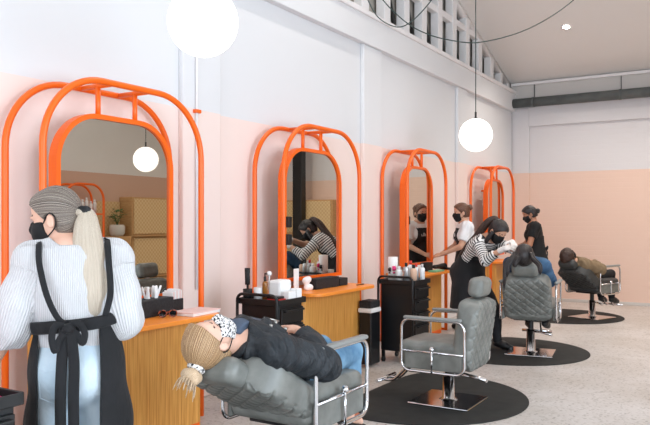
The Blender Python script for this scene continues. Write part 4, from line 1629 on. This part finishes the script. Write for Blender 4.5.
    def apron(s, top_w=.13, top_z=.40, waist_z=.12, grow=.022, skirt=None, gap=None, bib=True, m_='apron'):
        """bib over the chest and a wrap skirt; skirt: list of (point, radius) down from the waist"""
        G = Sdf(s.h)
        if bib:
            G.take(s.B, ['torso'], grow)
        for (a, ra), (b_, rb) in zip(skirt, skirt[1:]):
            G.cone(a, b_, ra, rb, .03, 'skirt', (V3(J_(s, 'sf')), .80))
        gap = gap or (lambda x, y, z: np.full_like(x+y+z, -1.0))

        def c(X, Y, Z):
            x, y, z = s.tl(X, Y, Z)
            up = np.maximum(np.maximum(np.abs(x)-(top_w-.05*np.clip((z-.2)/.25, -1, 1)), .02-y), z-top_z)
            return np.where(z > waist_z, up, gap(X, Y, Z))
        G.clip(c)
        G.disp.append(lambda X, Y, Z: .005*np.sin(24*X+3*np.sin(9*Y))*np.clip(1.1-Z, 0, .5))
        bot = V3(skirt[-1][0])
        G.clip(lambda X, Y, Z: bot[2]+.0-Z+0*X)
        return soft(G, 'apron', M[m_], s.t)


def J_(s, k):
    v = s.J.get(k)
    return s.T[:, 1] if v is None else v


def standing(H=1.65, head=(0, .02), hf=(0, 1, -.1), hu=(0, .1, 1), **kw):
    k = H/1.65
    J = dict(pel=(0, 0, .92*k), neck=(0, -.005, 1.395*k), head=(head[0], head[1]+.0, H-.125), hf=hf, hu=hu,
             shL=(-.16, -.005, 1.345*k), shR=(.16, -.005, 1.345*k), elL=(-.22, -.02, 1.07*k), elR=(.22, -.02, 1.07*k),
             wrL=(-.23, .1, .84*k), wrR=(.23, .1, .84*k), hipL=(-.088, 0, .87*k), hipR=(.088, 0, .87*k),
             knL=(-.095, .01, .48*k), knR=(.095, .01, .48*k), anL=(-.10, -.02, .075), anR=(.10, -.02, .075),
             toeL=(-.12, .15, .035), toeR=(.12, .15, .035))
    J.update(kw)
    return J


def lying(s, phi, **kw):
    """client on a reclined chair, chair frame: facing +y, s = seat height"""
    c, si = math.cos(phi), math.sin(phi)
    u = V3((0, -c, si)); n = V3((0, si, c))
    pel = V3((0, -.03, s+.115))
    nk = pel+u*.50
    J = dict(pel=pel, neck=nk, head=nk+u*.135+n*.035, hf=n*.96-u*.12, hu=u, shL=nk-u*.05+V3((-.17, 0, 0)), shR=nk-u*.05+V3((.17, 0, 0)),
             hipL=pel+V3((-.09, .02, -.01)), hipR=pel+V3((.09, .02, -.01)), knL=(-.10, .44, s+.11), knR=(.10, .44, s+.11),
             anL=(-.09, .55, s-.29), anR=(.09, .55, s-.29), toeL=(-.11, .70, s-.34), toeR=(.11, .70, s-.34),
             elL=pel+u*.22+V3((-.28, 0, .03)), elR=pel+u*.22+V3((.28, 0, .03)),
             wrL=pel+u*.16+n*.16+V3((-.09, 0, 0)), wrR=pel+u*.16+n*.16+V3((.09, 0, 0)))
    J.update(kw)
    return J


# ---------------------------------------------------------------- the blonde stylist
J = standing(1.59, head=(-.078, .045), hf=(-.90, .44, -.20), hu=(-.16, .03, 1),
             shL=(-.168, .0, 1.292), shR=(.155, .0, 1.300), elL=(-.25, .0, 1.02), elR=(.20, -.02, 1.03),
             wrL=(-.35, .08, .83), wrR=(.18, .19, .99), neck=(-.01, .0, 1.345), pel=(.0, 0, .88), wd=.96,
             hipL=(-.085, 0, .84), hipR=(.085, 0, .84), knL=(-.09, .01, .46), knR=(.09, .01, .46), anL=(-.09, -.02, .075), anR=(.10, -.02, .075),
             toeL=(-.11, .15, .035), toeR=(.15, .15, .035))
p = Person('stylist with a platinum ponytail, grey ribbed sweater and black apron, seen from behind', (1.517, 1.965, .0005), math.radians(51.8), J, h=.0065)
p.hand('L', (-.5, .3, -.8), (.2, .9, 0), .3)
p.hand('R', (-.1, .95, -.1), (-.3, 0, -1), .5)
p.build_body()


def puff(G):
    G.ell((-.235, .0, 1.08), (.066, .08, .14), None, .05)
    G.ell((-.30, .05, .93), (.062, .07, .10), None, .05)
    G.ell((.19, -.02, 1.10), (.062, .08, .14), None, .05)
    G.ell((.195, .03, 1.03), (.056, .08, .07), None, .04)
    G.ell((0.0, -.040, 1.12), (.155, .08, .12), None, .06)
    G.ell((.0, -.03, 1.26), (.15, .075, .07), None, .05)


p.top('sweater', M['knit'], .015, .93, True, hem=.06, neckz=.012, folds=.006, extra=puff, arm_grow=.02, attrs=lambda G: {'rib': p.rib()})
p.trousers(M['jeans'], .012, 'jeans', top_z=.13)
b = MB()
for x0 in (-.080,):
    zz = .80
    b.tube([(x0-.06, -.137, zz+.06), (x0+.06, -.137, zz+.06), (x0+.055, -.150, zz-.04), (x0, -.153, zz-.07), (x0-.055, -.150, zz-.04)], .0014, closed=True, seg=5)
b.build('pocket_seam', M['jeans'], p.t)


def back_gap(X, Y, Z):
    z = Z
    c = -.027
    hw = .118+.0*z
    right = np.where(z > .93, .02, 0)
    return np.where(Y < .0, hw-np.abs(X-c)-0*Z, -1)


ap = p.apron(top_w=.15, top_z=.36, waist_z=.155, grow=.026, gap=back_gap,
             skirt=[((.005, 0, 1.03), .150), ((.005, 0, .88), .182), ((.012, .0, .62), .212), ((.012, 0, .42), .222)])
# back flaps rising from the tie, waist band, bow and tails
p.strap([(-.17, -.06, 1.02), (-.10, -.125, 1.03), (.0, -.135, 1.035), (.10, -.125, 1.045), (.17, -.07, 1.06)], .026, 'waist_tie', parent=ap, nrmv=(0, 1, 0))
p.strap([(-.045, -.16, 1.03), (-.055, -.168, .9), (-.06, -.185, .76), (-.058, -.19, .56)], .021, 'tie_tail', parent=ap, nrmv=(0, 1, 0))
p.strap([(-.025, -.165, 1.03), (-.010, -.178, .9), (-.012, -.19, .76), (-.010, -.195, .58)], .021, 'tie_tail', parent=ap, nrmv=(0, 1, 0))
p.strap([(-.035, -.165, 1.035), (-.075, -.172, 1.045), (-.092, -.172, 1.0), (-.08, -.176, .945), (-.065, -.172, .985), (-.04, -.168, 1.025)], .013, 'bow_loop', parent=ap, nrmv=(0, 1, 0))
p.strap([(-.035, -.165, 1.035), (.005, -.174, 1.05), (.03, -.172, 1.01), (.022, -.174, .97), (.0, -.170, 1.005), (-.03, -.168, 1.025)], .013, 'bow_loop', parent=ap, nrmv=(0, 1, 0))
S = Sdf(.006); S.ell((-.032, -.172, 1.03), (.024, .018, .022)); soft(S, 'knot', M['apron'], ap)
p.strap([(-.13, .07, 1.33), (-.142, .0, 1.366), (-.142, -.07, 1.350), (-.138, -.12, 1.28), (-.11, -.150, 1.16), (-.07, -.152, 1.07), (-.03, -.15, 1.04)], .012, parent=ap, nrmv=(0, 1, .2))
p.strap([(.11, .07, 1.33), (.12, .0, 1.376), (.122, -.07, 1.356), (.125, -.12, 1.28), (.13, -.135, 1.16), (.11, -.142, 1.07)], .013, parent=ap, nrmv=(0, 1, .2))
p.shoes(M['shoe'])
p.mask()
p.hair('hair_blonde', .013, root=(0, -.11, .0), low=-.075)
rt = p.hp(0, -.108, .0)
o = p.lock('hair_platinum', [rt+V3((-.01, 0, 0)), rt+V3((.022, -.024, -.004)), rt+V3((.026, -.045, -.07)), rt+V3((.035, -.07, -.2)), rt+V3((.042, -.082, -.34)), rt+V3((.045, -.085, -.45))],
           [.016, .018, .028, .037, .036, .016], n=19, flat=((1, 0, 0), 2.1), jitter=.006)
S = Sdf(.005); S.cone(rt+V3((.008, -.012, .006)), rt+V3((.02, -.02, .006)), .026, .026, .002)
soft(S, 'hair_tie', M['black_soft'], p.t)

# ---------------------------------------------------------------- the stylist with a bun (bib apron over a white tee)
f5 = math.atan2(.853, -.52)
J = standing(1.70, head=(0, .07), hf=(0, 1, -.12), hu=(0, .12, 1), neck=(0, .025, 1.43), elL=(-.24, .12, 1.13), wrL=(-.14, .36, 1.02), elR=(.24, .10, 1.13), wrR=(.14, .34, 1.0),
             shL=(-.165, .02, 1.385), shR=(.165, .02, 1.385))
p = Person('masked stylist with an auburn bun, white tee and black bib apron behind the mirror counter', (.63, 9.06, 0), math.radians(121.4), J, skin='skin3', bust=.02)
p.hand('L', (.3, .9, -.25), (.6, 0, -1), .35)
p.hand('R', (-.3, .9, -.25), (-.6, 0, -1), .35)
p.build_body()
p.top('tee', M['tee'], .016, .75, False, hem=-.06, folds=.005, arm_grow=.026)
p.trousers(M['darkjeans'])
ap = p.apron(top_w=.125, top_z=.43, waist_z=.16, grow=.026, skirt=[((0, 0, 1.08), .165), ((0, 0, .9), .19), ((0, .01, .5), .225)],
             gap=lambda X, Y, Z: np.where(Y < 0, .05-np.abs(X), -1)-0*Z)
for sx in (-1, 1):
    p.strap([(sx*.075, .135, 1.33), (sx*.095, .09, 1.41), (sx*.10, .02, 1.45), (sx*.08, -.06, 1.40), (sx*-.02, -.11, 1.25), (sx*-.12, -.10, 1.1)], .016, parent=ap)
b = MB()
b.box((-.045, .158, 1.255), (-.005, .166, 1.262)); b.box((-.045, .158, 1.262), (-.038, .166, 1.285)); b.box((-.012, .158, 1.262), (-.005, .166, 1.30))
b.box((.005, .158, 1.255), (.012, .166, 1.30)); b.box((.02, .158, 1.255), (.027, .166, 1.285))
b.build('chest_lettering', M['logo'], ap)
p.shoes(M['shoe'])
p.mask()
p.hair('hair_brown', .014, root=(0, -.10, .05))
S = Sdf(.006)
for k in range(9):
    a = k*.7
    S.ell(p.hp(.018*math.cos(a), -.122+.012*math.sin(k*2.1), .055+.020*math.sin(a)), (.026, .024, .024), None, .008)
bo = p.hp(0, -.12, .055)
soft(S, 'bun', M['hair_brown'], p.t, attrs={'strand': lambda V: np.arctan2((V-bo)[:, 2], (V-bo)[:, 0])*1.6+40*np.linalg.norm(V-bo, axis=1)})

# ---------------------------------------------------------------- the striped stylist bending over the client
J = standing(1.64, pel=(0, -.02, .90), neck=(.02, .29, 1.255), head=(.035, .415, 1.345), hf=(.15, .72, -.62), hu=(0, .62, .74), bow=-.05,
             shL=(-.155, .25, 1.215), shR=(.175, .26, 1.205), elL=(-.12, .52, 1.15), wrL=(.13, .66, 1.24), elR=(.27, .42, 1.03), wrR=(.25, .64, 1.17),
             hipL=(-.088, .02, .86), knL=(-.15, .24, .47), anL=(-.17, .27, .075), toeL=(-.19, .43, .035))
J['head'] = (.035, .415, 1.345)
p = Person('stylist in a black and white striped top and black apron bending over the reclined client', (1.13, 7.78, .0), math.radians(-107.5), J, skin='skin3', bust=.02)
p.build_body()
st = p.top('striped_top', M['stripe'], .014, .90, True, hem=-.05, folds=.003, arm_grow=.016, attrs=lambda G: {'axial': p.axial(G)})
p.trousers(M['darkjeans'])
ap = p.apron(top_w=.14, top_z=.38, waist_z=.14, grow=.026, skirt=[((0, .03, 1.06), .160), ((0, -.01, .88), .20), ((0, -.01, .46), .235)],
             gap=lambda X, Y, Z: np.where(Y < -.02, .03-np.abs(X), -1)-0*Z)
for sx in (-1, 1):
    q = lambda x, y, z: p.P('pel', x, y, z)
    p.strap([q(sx*.085, .12, .34), q(sx*.11, .06, .455), q(sx*.105, -.01, .49), q(sx*.09, -.09, .43), q(sx*.0, -.13, .28), q(sx*-.11, -.12, .12)], .017, parent=ap)
for a, d, n in (('L', (.6, .7, -.25), (.3, -.1, -1)), ('R', (-.1, .9, .1), (-.6, .2, -.7))):
    G = Sdf(.0055)
    p.hand(a, d, n, .42, dst=G, scale=1.08)
    G.cone(p.J['wr'+a]-nrm(p.J['wr'+a]-p.J['el'+a])*.05, p.J['wr'+a]+nrm(d)*.02, .034, .031, .01)
    soft(G, 'glove', M['glove'], p.t)
p.shoes(M['shoe'])
p.mask()
p.hair('hair_black', .018, root=(0, -.10, .06), line=.03, low=-.08)
rt = p.hp(0, -.095, .055)
p.lock('hair_darkbrown', [p.hp(0, -.07, .06), rt+V3((-.0, -.02, .03)), p.hp(.04, -.16, -.02), p.P('neck', .04, -.13, -.05), p.P('neck', .08, -.13, -.2), p.P('neck', .10, -.12, -.36), p.P('neck', .10, -.13, -.44)],
       [.03, .036, .038, .036, .032, .026, .01], n=9)
p.lock('hair_black', [p.hp(.085, .01, .0), p.hp(.10, .02, -.08), p.hp(.10, .02, -.17), p.hp(.09, .0, -.25)], [.02, .026, .024, .008], n=6, name='loose_lock')

# ---------------------------------------------------------------- the stylist in a black tunic by the end wall
J = standing(1.69, head=(0, .085), hf=(.0, .86, -.42), hu=(0, .42, .9), neck=(0, .03, 1.42), elL=(-.25, .10, 1.12), wrL=(-.12, .33, 1.04), elR=(.24, .12, 1.12), wrR=(.1, .34, 1.04),
             shL=(-.165, .02, 1.38), shR=(.165, .02, 1.38))
p = Person('masked stylist with a dark bun in a black tunic standing near the end wall', (1.14, 10.62, 0), math.radians(108), J, skin='skin2')
p.hand('L', (.5, .8, -.2), (.5, 0, -1), .4)
p.hand('R', (-.5, .8, -.2), (-.5, 0, -1), .4)
p.build_body()
p.top('tunic_sleeves', M['dress'], .018, .62, False, hem=-.12, folds=.005, arm_grow=.026)
ap = p.apron(top_w=.15, top_z=.40, waist_z=.30, grow=.026, m_='dress', skirt=[((0, 0, 1.2), .150), ((0, 0, 1.02), .175), ((0, 0, .85), .20), ((0, .01, .55), .225)])
S = Sdf(.007)
S.chain([(0, -.145, 1.06), (.04, -.17, 1.085), (.06, -.165, 1.05), (.0, -.15, 1.05)], [.011]*4)
S.chain([(0, -.145, 1.06), (-.04, -.17, 1.08), (-.06, -.165, 1.05), (.0, -.15, 1.05)], [.011]*4)
S.chain([(0, -.145, 1.06), (-.02, -.165, 1.0), (-.025, -.165, .95)], [.010]*3)
soft(S, 'apron_bow', M['apron'], ap)
p.trousers(M['darkjeans'])
p.shoes(M['shoe'])
p.mask()
p.hair('hair_black', .013, root=(0, -.10, .0))
bo = p.hp(0, -.125, -.005)
S = Sdf(.006)
for k in range(7):
    S.ell(bo+V3((.014*math.cos(k*.9), .012*math.sin(k*1.7), .014*math.sin(k*.9))), (.026, .024, .026), None, .01)
soft(S, 'bun', M['hair_black'], p.t, attrs={'strand': lambda V: np.arctan2((V-bo)[:, 2], (V-bo)[:, 0])*1.6})


def arm_clear(J):
    return J


# ---------------------------------------------------------------- the client in the black jacket
J = lying(.59, math.radians(21), head=(-.02, -.64, .905), hf=(.04, .06, .98), hu=(-.25, -.96, .05), neck=(0, -.495, .885),
          shL=(-.18, -.44, .865), shR=(.185, -.44, .855), elR=(.285, -.15, .755), wrR=(.10, -.10, .885), elL=(-.28, -.17, .78), wrL=(-.08, -.06, .88),
          knL=(-.10, .43, .71), knR=(.09, .45, .70), anL=(-.09, .44, .36), anR=(.08, .40, .35), toeL=(-.08, .60, .28), toeR=(.09, .56, .27), wd=1.05)
p = Person('client in a black jacket and blue jeans lying back with a patterned face mask', (1.85, 3.10, 0), 0, J, h=.0065, bust=.03)
p.hand('R', (-.75, .45, .2), (-.2, .1, -1), .35)
p.hand('L', (.75, .35, .1), (.2, .1, -1), .35)
p.build_body()


def bulk(G):
    G.ell(p.P('neck', 0, .03, -.08), (.16, .10, .10), p.T, .05)
    G.cone(p.J['shR']+V3((.015, 0, 0)), p.J['elR'], .074, .068, .04)
    G.cone(p.J['shL']-V3((.015, 0, 0)), p.J['elL'], .074, .068, .04)
    G.cone(p.J['elR'], p.J['wrR'], .066, .052, .03)
    G.cone(p.J['elL'], p.J['wrL'], .066, .052, .03)
    G.ell(p.P('pel', 0, .02, .08), (.185, .125, .13), p.T, .05)


jk = p.top('jacket', M['jacket'], .022, .93, True, hem=-.02, neckz=-.0, folds=.010, extra=bulk, arm_grow=.03)
G = Sdf(.0065)
G.take(p.B, ['torso'], .030)
G.ell(p.P('neck', 0, .055, -.12), (.07, .085, .12), p.T, .03)
G.clip(lambda X, Y, Z: np.maximum(np.abs(p.tl(X, Y, Z)[0])-.055+.10*np.clip(.45-p.tl(X, Y, Z)[2], 0, .5), np.maximum(.25-p.tl(X, Y, Z)[2], .03-p.tl(X, Y, Z)[1])))
soft(G, 'shirt_front', M['denimshirt'], p.t)
# collar and lapels
G = Sdf(.006)
for sx in (-1, 1):
    G.chain([p.P('neck', sx*.02, -.085, .02), p.P('neck', sx*.085, -.03, .02), p.P('neck', sx*.085, .06, -.02), p.P('neck', sx*.075, .125, -.10), p.P('neck', sx*.035, .15, -.22)],
            [.022, .024, .026, .026, .014], .012)
soft(G, 'collar', M['jacket'], jk)
b = MB()
for (x, y, z) in ((.115, .105, -.09), (.095, .135, -.15), (.125, .118, -.20)):
    c = p.P('neck', x, y, z); b.tube([c, c+p.T[:, 1]*.014], .009, seg=12)
b.build('snap_button', M['steel'], jk)
b = MB()
b.tube([p.P('neck', .055, .15, -.10), p.P('neck', .10, .15, -.135), p.P('neck', .075, .16, -.20)], .004, seg=6)
b.build('zip', M['steel'], jk)
p.trousers(M['bluejeans'], .016, 'jeans', end=.9)
for a in ('L', 'R'):
    n, toe = p.J['an'+a], p.J['toe'+a]
    d = nrm(toe-n)
    G = Sdf(.006)
    G.cone(n+(-.0, -.02, -.045), toe+V3((0, .01, -.03)), .034, .038, .01, flat=((0, 0, 1), .35))
    so = soft(G, 'sandal', M['shoe'], p.t)
    G = Sdf(.006)
    G.cone(n+(toe-n)*.45, n+(toe-n)*.70, .045, .042, .01)
    G.clip(lambda X, Y, Z, n=n, toe=toe: (n+(toe-n)*.5)[2]-.012-Z+0*X)
    soft(G, 'sandal_strap', M['sandal'], so)
p.mask('speckle', True)
p.hair('hair_honey', .022, root=(0, -.10, .07), line=.012, low=-.08)
bo = p.hp(.012, -.112, .082)
rt = p.hp(0, -.08, .07)
G = Sdf(.005)
for k in range(12):
    a = 2*PI*k/12
    d = nrm(bo-p.hc); u = nrm(np.cross(d, (1, .2, 0))); v = np.cross(d, u)
    G.ell(bo+(u*math.cos(a)+v*math.sin(a))*.028, (.016, .016, .014), None, .006)
soft(G, 'hair_scrunchie', M['speckle'], p.t)
d = nrm(bo-p.hc)
G = Sdf(.006)
bc = bo+d*.045
for k in range(8):
    G.ell(bc+(u*math.cos(k*.8)+v*math.sin(k*.8))*.022+d*rng.uniform(-.01, .01), (.03, .026, .028), None, .008)
bun = soft(G, 'bun', M['hair_tips'], p.t, attrs={'strand': lambda V: np.arctan2((V-bc) @ u, (V-bc) @ v)*1.3+6*((V-bc) @ d)})
b = MB()
for k in range(26):
    a = rng.uniform(0, 2*PI)
    o1 = u*math.cos(a)+v*math.sin(a)
    p0 = bc+o1*.03+d*.01
    L = rng.uniform(.03, .075)
    b.tube(crom([p0, p0+(d*.6+o1*.4)*L*.5, p0+(d*.7+o1*.35+V3((0, 0, -.35)))*L], 3), [.0035]*3+[.003]*3+[.001], seg=5)
st_ = b.build('loose_ends', M['hair_tips'], bun, smooth=True)
at = st_.data.attributes.new('strand', 'FLOAT', 'POINT')
at.data.foreach_set('value', rng.uniform(0, 1, len(st_.data.vertices)).astype(np.float32))

# ---------------------------------------------------------------- the black-haired client
ph = math.radians(46)
J = lying(.56, ph, head=(0, -.50, 1.10), hf=(0, .45, .9), hu=(0, -.9, .45), elL=(-.22, -.1, .82), elR=(.22, -.1, .82))
p = Person('black-haired client in denim reclining under the striped stylist', (1.83, 7.80, 0), math.radians(8), J, skin='skin3', h=.008, bust=.02)
p.hand('R', (-.7, .4, .2), (-.2, .1, -1), .35); p.hand('L', (.7, .4, .2), (.2, .1, -1), .35)
p.build_body()
p.top('denim_jacket', M['denim_dark'], .014, .93, True, hem=-.06, folds=.006, arm_grow=.02)
p.trousers(M['darkjeans'])
p.shoes(M['shoe'])
p.mask()
p.hair('hair_black', .022, root=(0, -.10, .07), line=.03, low=-.09, ear=False)
for k, (x, l) in enumerate(((-.115, .27), (-.095, .13), (-.05, .02), (.12, .10))):
    q = p.hp(x*.6, -.07, .09)
    p.lock('hair_black', [p.hp(x*.7, -.02, .10), q+V3((x*.3, -.05, .0)), q+V3((x*.8-.0, -.075, -.06)), q+V3((x*.9, -.085, -.06-l*.6)), q+V3((x*.9-.005, -.075, -.06-l))], [.022, .024, .022, .016, .004], n=7, name='loose_lock')

# ---------------------------------------------------------------- the client in khaki
cz = math.radians(-22)
J = lying(.53, math.radians(25), elR=(.27, -.2, .76), elL=(-.27, -.2, .76), knL=(-.10, .34, .66), knR=(.10, .34, .66), anL=(-.09, .38, .27), anR=(.09, .38, .27), toeL=(-.1, .52, .23), toeR=(.1, .52, .23))
p = Person('dark-haired client in a khaki jacket reclining near the end wall', (1.84, 11.16, 0), cz, J, skin='skin3', h=.009, bust=.0)
p.hand('R', (-.7, .4, .2), (-.2, .1, -1), .35); p.hand('L', (.7, .4, .2), (.2, .1, -1), .35)
p.build_body()
p.top('khaki_jacket', M['khaki'], .026, .93, True, hem=-.06, folds=.008, arm_grow=.034)
p.trousers(M['darkjeans'])
p.shoes(M['shoe'])
p.mask()


def curls(G):
    r2 = np.random.default_rng(3)
    for _ in range(60):
        a, e = r2.uniform(0, 2*PI), r2.uniform(-.3, 1.4)
        v = V3((math.cos(a)*math.cos(e), math.sin(a)*math.cos(e), math.sin(e)))
        if v[1]*.86-v[2]*.6 > .25:
            continue
        G.ell(p.hp(*(V3((0, -.012, .035))+v*V3((.085, .10, .098)))), .022, None, .008)


p.hair('hair_darkbrown', .026, root=(0, -.10, .06), ear=False, extra=curls)
